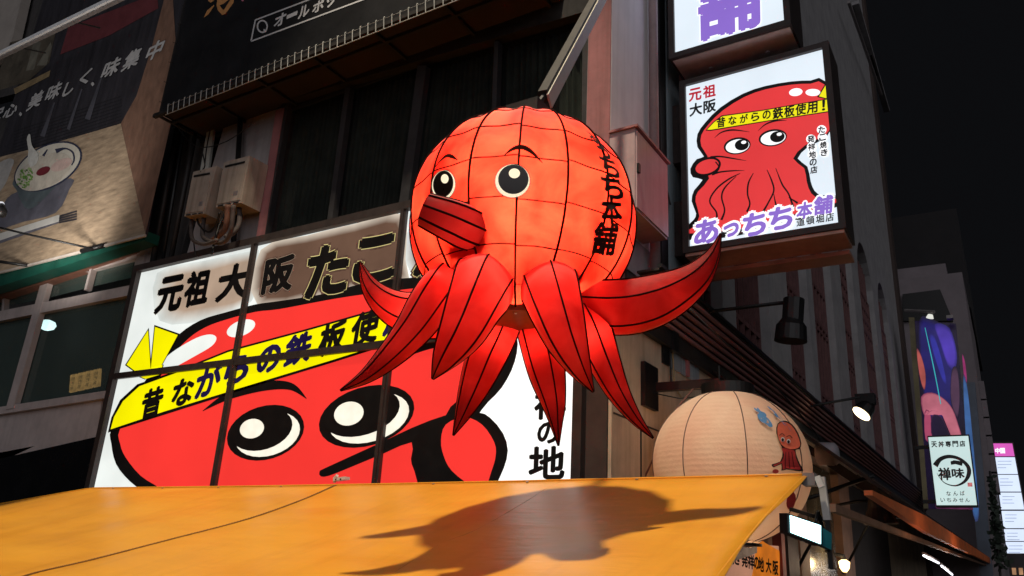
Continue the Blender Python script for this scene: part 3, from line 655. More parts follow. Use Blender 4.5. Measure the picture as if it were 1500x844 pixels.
# spotlight on an arm at far left
SP = thing('arm_spotlight', 'white rimmed spotlight on a thin black arm in front of the ramen banner', 'lamp', onY(138, 364, YR-.1))
m = MB(); m.tube([onY(-10, 331, 6.9), onY(30, 341, 7.0), onY(138, 365, YR-.08)], .022, BLACK); m.tube([onY(120, 368, YR-.08), onY(152, 360, YR-.05)], .05, BLACK); m.build('arm', SP, smooth=True)
m = MB(); P = onY(-2, 306, 6.85); d = (rt*-.55+up*.8).normalized(); m.tube([P-d*.20, P-d*.12, P+d*.06], [.05, .12, .14], BLACK, 20); m.build('housing', SP, smooth=True)
m = MB(); m.tube([P+d*.055, P+d*.085], [.15, .15], ink('lamp_rim_glow', (225, 228, 235), .9), 24); m.build('lit_rim', SP)
lamp('banner_lamp', 'SPOT', onY(-40, 420, 5.9), 650, (1, .93, .84), .35, aim=onY(110, 250, YR), cone=R(100), blend=.8, parent=SP)
m = MB(); m.tube([onY(-10, 382, 7.3), onY(40, 389, YR-.05)], .035, BLACK); m.build('arm', SP, smooth=True)
# pale wall in the far upper left corner
ULW = MB(); ULW.org = onY(20, 40, 9.5); ULW.hexa([onY(-60, 130, 9.5), onY(16, 64, 9.5), onY(38, -30, 9.5), onY(-60, -30, 9.5)], (0, .3, 0), mat('beige_render', (.36, .32, .29), .8, 0, .2, 1.5, .1)); ULW.build('upper_wall', kind='structure')
ULW = MB(); ULW.org = onY(20, 40, 9.8); ULW.hexa([onY(-60, 160, 9.9), onY(300, 60, 9.9), onY(340, -90, 9.9), onY(-60, -90, 9.9)], (0, .3, 0), DARKW); ULW.build('upper_dark_wall', kind='structure')

# ================================================================== WATER HEATERS
HEAT = mat('cream_heater_steel', (.44, .36, .30), .5, .1, .22, 3, .05, streak=.3)
def heater(q, label, Y=7.72):
    P = onY(*q[0], Y); t = thing('water_heater', label, 'water heater', P, 'gas water heaters on the column')
    a = [onY(*p, Y) for p in q]; m = MB(); m.hexa(a, (0, .42, 0), HEAT); m.build('case', t)
    ex = (a[1]-a[0]); ez = (a[3]-a[0]); f = Vector((0, -.012, 0))
    def sub(u0, v0, u1, v1, mm, nm, dep=.012):
        k = MB(); k.hexa([a[0]+ex*u+ez*v+Vector((0, -dep, 0)) for u, v in ((u0, v0), (u1, v0), (u1, v1), (u0, v1))], (0, dep+.005, 0), mm); k.build(nm, t)
    sub(.10, .87, .88, .91, BLACK, 'vent_slot'); sub(.03, .06, .97, .83, HEAT, 'front_cover'); sub(.66, .18, .82, .27, ALU, 'data_plate', .016)
    for k in range(3): sub(.1+.3*k, .01, .3+.3*k, .03, BLACK, 'lower_slot')
    return t
heater([(270, 317), (300, 313), (318, 243), (283, 252)], 'left of two cream water heaters above the big sign')
heater([(316, 304), (353, 297), (366, 228), (328, 238)], 'right of two cream water heaters above the big sign, in front of the column')
PIPE = mat('wrapped_pipe', (.075, .055, .05), .8, .1, .5, 9, .3); PIPO = mat('orange_brown_pipe', (.20, .09, .055), .7, 0, .3, 6, .2)
PT = thing('heater_pipes', 'tangled insulated pipes hanging below the two water heaters', 'pipes', onY(310, 330, 7.9))
for pts, r_, mm in (([(281, 318), (280, 335), (283, 352), (300, 358), (318, 352)], .035, PIPE), ([(300, 315), (297, 335), (300, 350), (325, 356), (338, 340), (342, 300)], .04, PIPE), ([(306, 356), (322, 344), (331, 332), (334, 300)], .05, PIPO), ([(288, 316), (292, 330), (306, 340), (316, 330), (322, 312)], .02, BLACK), ([(350, 300), (351, 322), (345, 338), (330, 348)], .045, PIPE), ([(283, 350), (286, 372)], .012, BLACK), ([(340, 300), (327, 318), (318, 340), (310, 372)], .02, BLACK), ([(297, 225), (300, 243), (294, 252)], .012, BLACK), ([(308, 190), (303, 215), (300, 240)], .012, BLACK)):
    m = MB(); m.tube([onY(x, y, 7.92-.02*i) for i, (x, y) in enumerate(spline(pts, 5))], r_, mm, 8); m.build('pipe', PT, smooth=True)
# ================================================================== OCTOPUS LANTERN
CO = onY(765, 325, 5.3); DO = (CO-CAM).dot(fw)
tcam = Vector((CAM.x-CO.x, CAM.y-CO.y, 0)).normalized()         # level direction from the lantern to the viewer
RO = 165.0/F*DO
def oc(px, py, s): return onP(px, py, CO+tcam*s*RO/1.17, tcam)
OL = thing('octopus_lantern', 'giant glowing red paper octopus lantern with eyes, beak and eight curling tentacles', 'lantern', CO)
SH_B = shell('red_lantern_paper', (.92, .050, .024), .64, .75, 2.4, .3)
SH_T = shell('crimson_tentacle_paper', (.58, .015, .013), .68, .65, 2.8, .35)
SH_K = shell('dark_red_beak_paper', (.55, .024, .024), .6, .35, 3)
WIRE = mat('blackened_wire', (.022, .004, .003), .95, 0, .3, 8, spec=.05)
e1 = Vector((-tcam.y, tcam.x, 0)); 
if e1.dot(rt) < 0: e1 = -e1        # to the right as seen
LON0 = R(-3); NM = 16
def body_pt(lon, lat, extra=0.0):
    ph = (lon-LON0)*NM/2; r_ = RO*(1-.019*math.sin(ph)**2)+extra
    if lat < R(-30): r_ *= 1-.02*((R(-30)-lat)/R(40))
    d = tcam*math.cos(lat)*math.cos(lon)+e1*math.cos(lat)*math.sin(lon)+Vector((0, 0, 1))*math.sin(lat)
    return CO+d*r_
m = MB(); NL = NM*6; LA = [R(-70+160*i/40) for i in range(41)]; LA[-1] = R(89.5)
vs = [body_pt(2*math.pi*j/NL+LON0, la) for la in LA for j in range(NL)]
m.add(vs, [(i*NL+j, i*NL+(j+1) % NL, (i+1)*NL+(j+1) % NL, (i+1)*NL+j) for i in range(40) for j in range(NL)], SH_B)
m.build('body', OL, smooth=True)
for k in range(NM):
    m = MB(); lo = LON0+2*math.pi*k/NM
    m.tube([body_pt(lo, R(-70+158*i/36), .004) for i in range(37)], .0092, WIRE, 6); m.build('rib_wire', OL, smooth=True)
rnd = random.Random(5)
for la in (48, 27, 7, -13, -34, -54):
    m = MB()
    for k in range(NM):
        dl = rnd.uniform(-.9, .9); m.tube([body_pt(LON0+2*math.pi*(k+t/6)/NM, R(la+dl), .002) for t in range(7)], .0052, WIRE, 5)
    m.build('hoop_wire', OL, smooth=True)
# bottom plate with small screws
zb_ = body_pt(0, R(-70)).z; rb = RO*.34*1.12
BPL = mat('brown_base_plate', (.22, .10, .05), .6, 0, .3, 5, .1)
m = MB(); ctr = Vector((CO.x, CO.y, zb_)); m.tube([ctr+Vector((0, 0, -.02)), ctr+Vector((0, 0, .03))], [rb, rb*1.02], BPL, 40); pl = m.build('base_plate', OL)
SCR = mat('bright_screw', (.8, .75, .6), .3, .8)
for k in range(10):
    a = 2*math.pi*k/10+.2; m = MB(); p = ctr+Vector((math.cos(a)*rb*.82, math.sin(a)*rb*.82, -.02)); m.tube([p, p-Vector((0, 0, .012))], .011, SCR, 6); m.build('screw', pl)
# decals on the body
def on_body(px, py, l, rr=0.0):
    d = ray(px, py).normalized(); o = CAM-CO; r_ = RO+.004+.0022*l; b = o.dot(d); cc = o.dot(o)-r_*r_; D = b*b-cc
    if D < 0: D = 0
    return CAM+d*(-b-math.sqrt(D))
EYW = ink('cream_eye_paint', (255, 240, 205), 1.0, .04, scale=8); EYB = mat('black_eye_paint', (.012, .007, .006), .3, 0, .2, 6); LETB = mat('black_letter_paint', (.018, .006, .005), .6, 0, .3, 9)
D_ = Art(on_body)
def subdiv_ell(A, cx, cy, rx, ry, layer, mm, rot=0):
    rings = 4; n = 28; pts = [(cx, cy)]; a = R(rot)
    for i in range(1, rings+1):
        for k in range(n):
            t = 2*math.pi*k/n; x = rx*i/rings*math.cos(t); y = ry*i/rings*math.sin(t); pts.append((cx+x*math.cos(a)-y*math.sin(a), cy+x*math.sin(a)+y*math.cos(a)))
    fs = [(0, 1+(k+1) % n, 1+k) for k in range(n)]+[(1+i*n+k, 1+i*n+(k+1) % n, 1+(i+1)*n+(k+1) % n, 1+(i+1)*n+k) for i in range(rings-1) for k in range(n)]
    A.face(pts, fs, layer, mm)
for (wx, wy_, wrx, wry), (bx, by, brx, bry), (hx, hy, hrx, hry), tilt in (((750.7, 265.2, 25.5, 24.3), (752, 262.8, 22.3, 21.6), (753.5, 254, 8.2, 7.2), -8), ((649.8, 271, 17, 21.4), (649.2, 269.5, 14.8, 19.6), (651.5, 262, 5.6, 6.8), 8)):
    E_ = Art(on_body); subdiv_ell(E_, wx, wy_, wrx+1.2, wry+1.2, 3, EYB, tilt); subdiv_ell(E_, wx, wy_, wrx, wry, 4, EYW, tilt); subdiv_ell(E_, bx, by, brx, bry, 5, EYB, tilt); subdiv_ell(E_, hx, hy, hrx, hry, 6, EYW)
    E_.mb.build('eye', OL, smooth=True)
for pts, ws in (([(737, 229), (750, 219), (764, 215.5), (778, 222), (795, 239)], [.6, 4, 6, 5, .6]), ([(633, 251), (643, 238), (653, 229), (661, 229), (670, 234.5)], [.6, 1.6, 3.4, 5, 1])):
    E_ = Art(on_body); E_.stroke(pts, [q*1.15 for q in ws], 7, WIRE, 8); E_.mb.build('eyebrow', OL, smooth=True)
T_ = Art(on_body)
for ch, cx, cy, wd, ht, ax, ay in (('あ', 872, 205, 25, 20, (.80, .62), (-.55, -.85)), ('っ', 885, 224, 20, 18, (.85, .52), (-.42, -.9)), ('ち', 893, 244, 26, 30, (.92, .38), (-.30, -.95)), ('ち', 897, 274, 29, 33, (.97, .20), (-.18, -.98)), ('本', 896, 308, 29, 38, (.99, .05), (-.02, -1)), ('舗', 886, 350, 34, 46, (.98, .06), (.18, -.98))):
    T_.glyph_px(ch, cx, cy, wd, ht, 8, LETB, .030, ax, ay)
T_.mb.build('lettering', OL, smooth=True)
# ---- tentacles
def loft(name, ctrl, K, shellm, parent, squash=.8, wires=True, cap0=False, tw=0.0, ns=7, wr=.0078):
    P = spline([(*oc(px, py, s), hw) for px, py, s, hw in ctrl], ns)
    ce = [Vector(p[:3]) for p in P]; rs = [max(.003, p[3])/F*((q-CAM).dot(fw)) for p, q in zip(P, ce)]
    frames = []; x = None
    for i, p in enumerate(ce):
        d = (ce[min(i+1, len(ce)-1)]-ce[max(i-1, 0)]).normalized()
        if x is None:
            x = d.cross((CAM-p).normalized()).normalized()
        x = (x-d*x.dot(d)).normalized(); frames.append((d, x, d.cross(x)))
    sub = 4; n = K*sub; vs = []
    for p, r_, (d, x, y) in zip(ce, rs, frames):
        for k in range(n):
            a0 = 2*math.pi*(k//sub)/K+tw; a1 = a0+2*math.pi/K; t = (k % sub)/sub
            u0 = Vector((math.cos(a0), math.sin(a0))); u1 = Vector((math.cos(a1), math.sin(a1))); u = u0.lerp(u1, t)
            u = u.lerp(u.normalized(), .72)
            vs.append(p+(x*u.x+y*u.y*squash)*r_)
    fs = [(i*n+k, i*n+(k+1) % n, (i+1)*n+(k+1) % n, (i+1)*n+k) for i in range(len(ce)-1) for k in range(n)]
    fs.append(tuple((len(ce)-1)*n+k for k in range(n)))
    m = MB(); m.add(vs, fs, shellm); o = m.build(name, parent, smooth=True)
    me = o.data
    # flat between the wires: sharp edges along the corner lines
    me.attributes.new('sharp_edge', 'BOOLEAN', 'EDGE')
    se = me.attributes['sharp_edge'].data
    for e in me.edges:
        a, b = e.vertices
        if a % n == b % n and (a % n) % sub == 0: se[e.index].value = True
    if wires:
        for k in range(K):
            m = MB(); m.tube([vs[i*n+k*sub]+(vs[i*n+k*sub]-ce[i])*.012 for i in range(len(ce))], [wr*(.55+.45*min(1, rs[i]/.15)) for i in range(len(ce))], WIRE, 6); m.build('seam_wire', o, smooth=True)
    return o, ce, rs
TEN = [
 ([(712, 414, .50, 48), (706, 420, .90, 50), (696, 442, 1.10, 45), (677, 485, 1.18, 36), (655, 522, 1.12, 22), (634, 555, .98, 2)], .1),
 ([(803, 417, .50, 44), (806, 424, .90, 44), (815, 453, 1.08, 40), (830, 498, 1.12, 31), (849, 540, 1.05, 17), (869, 574, .92, 1.5)], .1),
 ([(668, 425, .10, 36), (650, 420, .40, 37), (630, 446, .62, 38), (602, 487, .72, 31), (568, 524, .72, 22), (535, 552, .68, 12), (499, 572, .6, 1.5)], .3),
 ([(668, 455, -.40, 40), (625, 460, -.38, 36), (590, 456, -.37, 29), (561, 440, -.36, 21), (540, 416, -.35, 12), (527, 383, -.35, 1)], .2),
 ([(815, 440, .0, 32), (855, 447, .2, 37), (915, 450, .38, 41), (967, 437, .45, 37), (1014, 411, .58, 25), (1042, 378, .62, 12), (1056, 342, .65, 1)], .25),
 ([(835, 430, .10, 30), (864, 480, .32, 31), (886, 532, .42, 24), (906, 575, .45, 17), (931, 613, .45, 9), (957, 642, .42, 1)], .2),
 ([(742, 452, -.45, 30), (728, 490, -.30, 31), (710, 530, -.22, 30), (694, 570, -.15, 23), (679, 605, -.1, 13), (664, 638, -.05, 1)], .4),
 ([(778, 452, -.45, 28), (789, 495, -.30, 29), (801, 545, -.2, 27), (811, 590, -.1, 18), (815, 622, -.05, 9), (818, 653, .0, 1)], .2),
]
for ctrl, tw in TEN:
    o, ce, rs = loft('tentacle', ctrl, 6, SH_T, OL, .82, tw=tw)
    i1 = int(len(ce)*.25); i2 = int(len(ce)*.58)
    lamp('tentacle_bulb', 'POINT', ce[i1], 17*(rs[i1]/.3)**2, (1, .72, .45), .06, parent=OL)
    lamp('tentacle_bulb', 'POINT', ce[i2], 1.6*(rs[i2]/.3)**2, (1, .72, .45), .05, parent=OL)
bk, ce, rs = loft('beak', [(708, 343, .70, 27), (684, 333, .92, 32), (664, 324, 1.0, 31), (642, 315, 1.02, 28), (622, 307, 1.03, 25)], 8, SH_K, OL, .9, tw=.2, wr=.0095)
m = MB(); m.tube([ce[-1]+(ce[-1]-ce[-3])*.02, ce[-1]+(ce[-1]-ce[-3])*.1], [rs[-1]*.96, rs[-1]*.97], EYB, 20); m.build('mouth_opening', bk)
lamp('body_bulb', 'POINT', CO+tcam*.42+Vector((0, 0, -.08)), 112, (1, .52, .38), .10, parent=OL)
lamp('body_bulb', 'POINT', CO+Vector((0, 0, -.70)), 170, (1, .34, .20), .10, parent=OL)
lamp('beak_bulb', 'POINT', ce[len(ce)//3], 1.5, (1, .7, .45), .05, parent=OL)
# mount and square beam it hangs from
MT = thing('support_beam', 'grey square steel beam with box mount holding up the octopus lantern', 'beam', CO+Vector((0, 0, RO)))
m = MB(); T0 = CO+Vector((0, 0, RO+.0)); m.box(T0+Vector((-.17, -.12, -.03)), T0+Vector((.17, .17, .17)), SOOT); m.build('mount_box', MT)
m = MB(); a = onY(797, 141, 5.45); b = onY(897, -44, 7.7); m.beam(a, b, .09, .12, SOOT); m.beam(a-Vector((0, 0, .055))+rt*.052, b-Vector((0, 0, .055))+rt*.052, .02, .14, mat('cream_beam_strip', (.55, .52, .44), .5, 0, .15, 5)); m.build('beam', MT)
m = MB(); m.tube([T0+Vector((0, .02, .1)), a], .03, SOOT); m.build('bolt', MT)

# ================================================================== ORANGE AWNING
YW = 7.3
ORC = bpy.data.materials.new('orange_awning_cloth'); ORC.use_nodes = True
def awn_mat():
    nt = ORC.node_tree; N = nt.nodes; L = nt.links; b = N['Principled BSDF']
    tc = N.new('ShaderNodeTexCoord'); n = N.new('ShaderNodeTexNoise'); n.inputs['Scale'].default_value = 1.3; n.inputs['Detail'].default_value = 8; n.inputs['Roughness'].default_value = .6
    mp = N.new('ShaderNodeMapping'); mp.inputs['Scale'].default_value = (.5, 1.6, 1); L.new(tc.outputs['Object'], mp.inputs[0]); L.new(mp.outputs[0], n.inputs['Vector'])
    cr = N.new('ShaderNodeValToRGB'); e = cr.color_ramp.elements; e[0].position = .3; e[1].position = .75
    e[0].color = (.68, .285, .022, 1); e[1].color = (.80, .375, .034, 1); L.new(n.outputs['Fac'], cr.inputs[0])
    dn = N.new('ShaderNodeTexNoise'); dn.inputs['Scale'].default_value = 1.1; dn.inputs['Detail'].default_value = 9; dn.inputs['Roughness'].default_value = .7
    dm = N.new('ShaderNodeMapping'); dm.inputs['Scale'].default_value = (2.6, .35, 1); L.new(tc.outputs['Object'], dm.inputs[0]); L.new(dm.outputs[0], dn.inputs['Vector'])
    dr = N.new('ShaderNodeValToRGB'); dr.color_ramp.elements[0].position = .5; dr.color_ramp.elements[1].position = .78
    dr.color_ramp.elements[0].color = (1, 1, 1, 1); dr.color_ramp.elements[1].color = (.84, .79, .70, 1); L.new(dn.outputs['Fac'], dr.inputs[0])
    mm = N.new('ShaderNodeMix'); mm.data_type = 'RGBA'; mm.blend_type = 'MULTIPLY'; mm.inputs[0].default_value = 1
    L.new(cr.outputs[0], mm.inputs[6]); L.new(dr.outputs[0], mm.inputs[7]); L.new(mm.outputs[2], b.inputs['Base Color'])
    mr = N.new('ShaderNodeMapRange'); mr.inputs[3].default_value = .30; mr.inputs[4].default_value = .46; L.new(n.outputs['Fac'], mr.inputs[0]); L.new(mr.outputs[0], b.inputs['Roughness'])
    wv = N.new('ShaderNodeTexNoise'); wv.inputs['Scale'].default_value = 3; wv.inputs['Detail'].default_value = 3; L.new(mp.outputs[0], wv.inputs['Vector'])
    f = N.new('ShaderNodeTexNoise'); f.inputs['Scale'].default_value = 120; L.new(tc.outputs['Object'], f.inputs['Vector'])
    bp = N.new('ShaderNodeBump'); bp.inputs['Strength'].default_value = .28; bp.inputs['Distance'].default_value = .035; L.new(wv.outputs['Fac'], bp.inputs['Height'])
    bp2 = N.new('ShaderNodeBump'); bp2.inputs['Strength'].default_value = .06; bp2.inputs['Distance'].default_value = .004; L.new(f.outputs['Fac'], bp2.inputs['Height']); L.new(bp.outputs[0], bp2.inputs['Normal'])
    L.new(bp2.outputs[0], b.inputs['Normal']); b.inputs['Specular IOR Level'].default_value = .45
awn_mat()
aL = onY(135, 715, YW); aR = onY(1184, 695, YW); SL = .327
OA = thing('orange_awning', 'glossy orange vinyl stall awning across the bottom with the octopus shadow on it', 'awning', (aL.x, YW, aL.z))
nA = Vector((0, -SL, 1)).normalized()
def top_z(x): 
    t = (x-aL.x)/(aR.x-aL.x)
    return aL.z+(aR.z-aL.z)*t-.02*math.sin(math.pi*max(0, min(1, t)))
farL = onY(0, 735, YW)
def awn(x, v):
    """x along the wall, v metres down the slope in plan"""
    z = top_z(x)-SL*v - .035*math.sin(min(1, v/3.4)*math.pi)
    if x < aL.x: z -= (aL.x-x)*(aL.z-farL.z)/(aL.x-farL.x)*(1-v/5)
    z += .012*math.sin(x*3.1+v*1.3)*min(1, v)
    return Vector((x, YW-v, z))
m = MB(); nx, nv = 90, 26; x0_, VL = aL.x-5.5, 3.5; xr = []
vs = []
for j in range(nv+1):
    v = VL*j/nv; xe = aR.x+.02*math.sin(v*3)-.06*math.sin(min(1, v/3)*math.pi)
    for i in range(nx+1): vs.append(awn(x0_+(xe-x0_)*i/nx, v))
m.add(vs, [(j*(nx+1)+i, (j+1)*(nx+1)+i, (j+1)*(nx+1)+i+1, j*(nx+1)+i+1) for j in range(nv) for i in range(nx)], ORC)
cl = m.build('cloth', OA, smooth=True); md = cl.modifiers.new('thickness', 'SOLIDIFY'); md.thickness = .006; md.offset = -1
# laced seam, plain seam, hem roll
SEAM = mat('brown_seam_cord', (.20, .085, .02), .7, 0, .5, 30, .3)
def seam(pts, r_, mm, nm):
    P = []
    for x, y in spline(pts, 8):
        d = ray(x, y); lo, hi = 0., 20.
        for _ in range(40):
            t = (lo+hi)/2; q = CAM+d*t*1.0
            v = YW-q.y
            if v < 0: hi = t; continue
            if awn(q.x, min(v, VL)).z > q.z: lo = t
            else: hi = t
        P.append(CAM+d*lo+Vector((0, 0, .004)))
    mb = MB(); mb.tube(P, r_, mm, 6); return mb, P
def awn_hit(x, y):
    d = ray(x, y); best = None
    # march from the wall toward the viewer: the cloth is nearly a plane
    t = 0.5; prev = None
    while t < 14:
        q = CAM+d*t; v = YW-q.y; h = q.z-awn(q.x, max(0, min(v, VL+2))).z
        if prev is not None and prev > 0 >= h: return q
        prev = h; t += .01
    return CAM+d*t
def line_on_awning(pts, r_, mm, nm, lift=.004):
    P = [awn_hit(x, y)+nA*lift for x, y in pts]; mb = MB(); mb.tube(P, r_, mm, 6); return mb.build(nm, OA, smooth=True), P
SP_ = spline([(497, 709), (440, 734), (360, 762), (250, 791), (130, 822), (60, 838), (20, 850)], 12)
line_on_awning(SP_, .009, SEAM, 'lacing_cord'); 
pts = [awn_hit(x, y) for x, y in SP_[::1]]
m = MB()
for i in range(len(pts)-1):
    for t in (0, .5):
        p = pts[i].lerp(pts[i+1], t); d = (pts[i+1]-pts[i]).normalized(); s_ = d.cross(nA); m.tube([p-s_*.022+nA*.008, p+s_*.022+nA*.008+d*.02], .004, SEAM, 4)
m.build('lacing_stitches', OA, kind='stuff')
line_on_awning(spline([(838, 698), (800, 716), (770, 735), (700, 775), (640, 800), (560, 850)], 8), .0035, mat('faint_orange_seam', (.55, .2, .02), .5), 'welded_seam', -.001)
WHP = mat('white_bracket_paint', (.62, .58, .55), .4, 0, .1, 8)
P = onY(500, 703, YW+.02); m = MB(); m.beam(P-Vector((.10, 0, .0)), P+Vector((.10, 0, .02)), .09, .035, WHP); m.tube([P+Vector((-.11, 0, -.03)), P+Vector((-.1, -.02, .02)), P+Vector((-.05, -.03, .05))], .02, WHP); cl_ = m.build('clip', OA)
m = MB()
for dx in (-.05, .03): m.tube([P+Vector((dx, -.05, .0)), P+Vector((dx, -.035, .005))], .012, BLACK, 8)
m.build('rivet', cl_)
m = MB(); m.tube([Vector((aR.x, YW+.03, top_z(aR.x)-.05)), Vector((aL.x, YW+.03, top_z(aL.x)-.05))], .035, ALU); m.build('top_bar', OA, smooth=True)
m = MB(); m.tube([Vector((aR.x-.3, YW-.1, aR.z-.12)), Vector((aR.x-.3, YW-3.3, aR.z-1.25))], .03, RUST); m.build('side_bar', OA, smooth=True)
# underside valance curve seen at the right edge
m = MB(); UND = mat('dark_canvas_underside', (.16, .075, .055), .8, 0, .35, 2, .2)
P1 = [(1105, 757), (1080, 778), (1060, 792), (1040, 800), (1020, 815)]
# corner fitting with white bracket
CF = thing('awning_bracket', 'white and grey metal bracket at the right corner of the orange awning', 'bracket', onY(1192, 705, YW))
m = MB(); P = onY(1190, 702, YW); m.box(P+Vector((-.07, -.06, -.06)), P+Vector((.03, .06, .05)), ALU); m.build('clamp', CF)
m = MB(); a = onY(1203, 699, YW+.1); b = onY(1212, 762, YW+.1); m.beam(a, b, .05, .06, WHP); m.build('post', CF)
m = MB(); a = onY(1197, 698, YW-.02); b = onY(1204, 714, YW-.02); m.beam(a, b, .05, .05, mat('white_cap', (.8, .78, .74), .4)); m.build('cap', CF)
m = MB(); a = onY(1212, 762, YW+.1); m.beam(a, a+Vector((0, .02, -.4)), .04, .05, SOOT); m.beam(a, a+Vector((-.35, .2, .1)), .03, .03, SOOT); m.build('hanger', CF)

# ================================================================== FLOODLIGHT
FL = thing('floodlight', 'black floodlight shining cyan white below the awning corner', 'lamp', onY(1190, 775, 7.0))
CY = ink('floodlight_glow', (190, 250, 255), 5.0, .02); TEAL = mat('teal_lit_housing', (.02, .22, .27), .35, .2, .2, 6)
YF = 7.1
qf = [onY(1158, 780, YF-.12), onY(1202, 797, YF+.12), onY(1202, 770, YF+.12), onY(1157, 755, YF-.12)]
nf = (qf[1]-qf[0]).cross(qf[3]-qf[0]).normalized()
if nf.dot(CAM-qf[0]) < 0: nf = -nf
m = MB(); ctr = sum(qf, Vector())/4; qb = [ctr+(p-ctr)*1.16 for p in qf]; m.hexa([p-nf*.005 for p in qb], -nf*.10, BLACK); hs = m.build('housing', FL)
for k in range(7):
    a = qb[0].lerp(qb[1], (k+.5)/7)-nf*.10; b = qb[3].lerp(qb[2], (k+.5)/7)-nf*.10; mm = MB(); mm.beam(a, b, .006, .05, BLACK, upv=nf); mm.build('fin', hs)
m = MB(); m.hexa(qf, nf*.004, CY); m.build('lens', FL)
e = [qf[1]+(qf[1]-qf[0])*.03, qf[1]+(qf[1]-qf[0])*.42+Vector((0, 0, -.01)), qf[2]+(qf[2]-qf[3])*.42+Vector((0, 0, -.03)), qf[2]+(qf[2]-qf[3])*.03]
m = MB(); m.hexa([p-nf*.02 for p in e], -nf*.07, TEAL); m.build('side_cover', FL)
m = MB(); P = qf[2]; m.tube([P-nf*.06, P+Vector((.02, .02, .12))-nf*.06, onY(1212, 762, YW+.1)+Vector((0, .02, -.3))], .018, BLACK); m.build('yoke', FL, smooth=True)
lamp('flood_beam', 'SPOT', ctr+nf*.03, 14, (.75, .95, 1), .06, aim=ctr+nf+Vector((0, 0, -.3)), cone=R(120), parent=FL)

# ================================================================== WHITE PAPER LANTERNS
YL = 9.3
WP = shell('white_lantern_paper', (.78, .56, .43), .34, .10, 2.2, .35, lines=True)
CLn = onY(1070, 682, YL); RL = 112.5/F*((CLn-CAM).dot(fw))
def lantern(C, label, art=True):
    t = thing('paper_lantern', label, 'lantern', C, 'round white paper lanterns on the street side')
    m = MB(); n, k = 64, 28
    def lp(lo, la, e=0): 
        rr = RL+e
        return C+Vector((math.sin(lo)*math.cos(la)*rr, -math.cos(lo)*math.cos(la)*rr, math.sin(la)*rr*.97))
    LL = [R(-72+144*i/k) for i in range(k+1)]
    m.add([lp(2*math.pi*j/n, la) for la in LL for j in range(n)], [(i*n+j, i*n+(j+1) % n, (i+1)*n+(j+1) % n, (i+1)*n+j) for i in range(k) for j in range(n)], WP)
    m.build('paper_shade', t, smooth=True)
    for q in range(8):
        m = MB(); lo = 2*math.pi*q/8-.30
        m.tube([lp(lo, R(-72+144*i/24), .003) for i in range(25)], .006, mat('lantern_rib', (.12, .06, .05), .6), 6); m.build('rib_wire', t, smooth=True)
    rr = RL*math.cos(R(72))
    for nm, s in (('top_ring', 1), ('bottom_ring', -1)):
        z = C.z+s*RL*.97*math.sin(R(72)); m = MB(); m.tube([(C.x, C.y, z-.03), (C.x, C.y, z+.09*s+.03)], rr*1.12, BLACK, 32); m.build(nm, t, smooth=False)
    if art:
        def onS(px, py, l):
            px = 1070+(px-1073)*.945; py = 682+(py-682)*.955
            d = ray(px, py).normalized(); o = CAM-C; k_ = .97; o2 = Vector((o.x, o.y, o.z/k_)); d2 = Vector((d.x, d.y, d.z/k_)); r_ = RL*1.0+.026+.002*l
            a = d2.dot(d2); b = o2.dot(d2); cc = o2.dot(o2)-r_*r_; D = max(0, b*b-a*cc); return CAM+d*((-b-math.sqrt(D))/a)
        A = Art(onS); BL = mat('blue_paint', (.10, .28, .55), .6, 0, .1); OR_ = mat('salmon_paint', (.88, .17, .09), .6, 0, .2, 8); RD = mat('dark_red_paint', (.6, .04, .035), .6, 0, .2, 8); WE = mat('white_paint', (.8, .75, .7), .5)
        for ch, cx, cy, wd, ht, ax, ay in (('あ', 1124, 608, 24, 26, (.85, .45), (-.45, -.9)), ('っ', 1139, 600, 13, 17, (.75, .6), (-.6, -.8)), ('ち', 1148, 608, 15, 24, (.65, .7), (-.6, -.8)), ('ち', 1158, 617, 12, 24, (.55, .8), (-.6, -.8))):
            A.glyph_px(ch, cx, cy, wd, ht, 2, BL, .05, ax, ay)
        A.poly([(1146, 618), (1156, 613), (1168, 618), (1178, 632), (1183, 648), (1180, 657), (1174, 658), (1176, 668), (1181, 680), (1186, 690), (1174, 690), (1160, 688), (1152, 690), (1152, 680), (1140, 685), (1137, 680), (1150, 676), (1154, 660), (1150, 648), (1144, 632)], 2, LETB, 2)
        A.poly([(1147, 619), (1156, 615), (1167, 620), (1176, 633), (1181, 648), (1178, 655), (1165, 657), (1152, 650), (1146, 633)], 3, OR_, 2)
        A.poly([(1153, 655), (1172, 659), (1174, 669), (1179, 681), (1182, 688), (1174, 688), (1160, 686), (1154, 688), (1153, 678), (1142, 683), (1140, 681), (1152, 676), (1156, 665)], 3, RD, 2)
        for k in range(3): A.stroke([(1159+k*4.5, 661), (1158+k*6, 674), (1158+k*7, 686)], .9, 4, LETB, 3)
        for ex, ey in ((1154, 642), (1163, 645)): A.ell(ex, ey, 3.0, 3.6, 0, 4, WE, 12); A.ell(ex, ey+.6, 2.0, 2.6, 0, 5, LETB, 12)
        A.stroke([(1149, 636), (1153, 633), (1157, 636)], 1, 4, LETB, 3); A.stroke([(1160, 638), (1165, 636), (1169, 640)], 1, 4, LETB, 3)
        A.ell(1143, 691, 5, 3.5, 0, 2, RD, 12); A.ell(1167, 736, 7, 14, 10, 3, RD, 16)
        A.mb.build('painted_octopus', t)
    lamp('lantern_bulb', 'POINT', C-Vector((0, .25, .40)), 21, (1, .70, .42), .08, parent=t)
    return t
lantern(CLn, 'large round white paper lantern with painted octopus, nearer one hanging behind the awning')
lantern(onY(1052, 700, YL+1.0)+Vector((-.35, 1.1, -.05)), 'white paper lantern mostly hidden behind the nearer one, farther down the street', False)
LBk = thing('lantern_bracket', 'black steel wall bracket holding the white paper lantern', 'bracket', onX(945, 565, c))
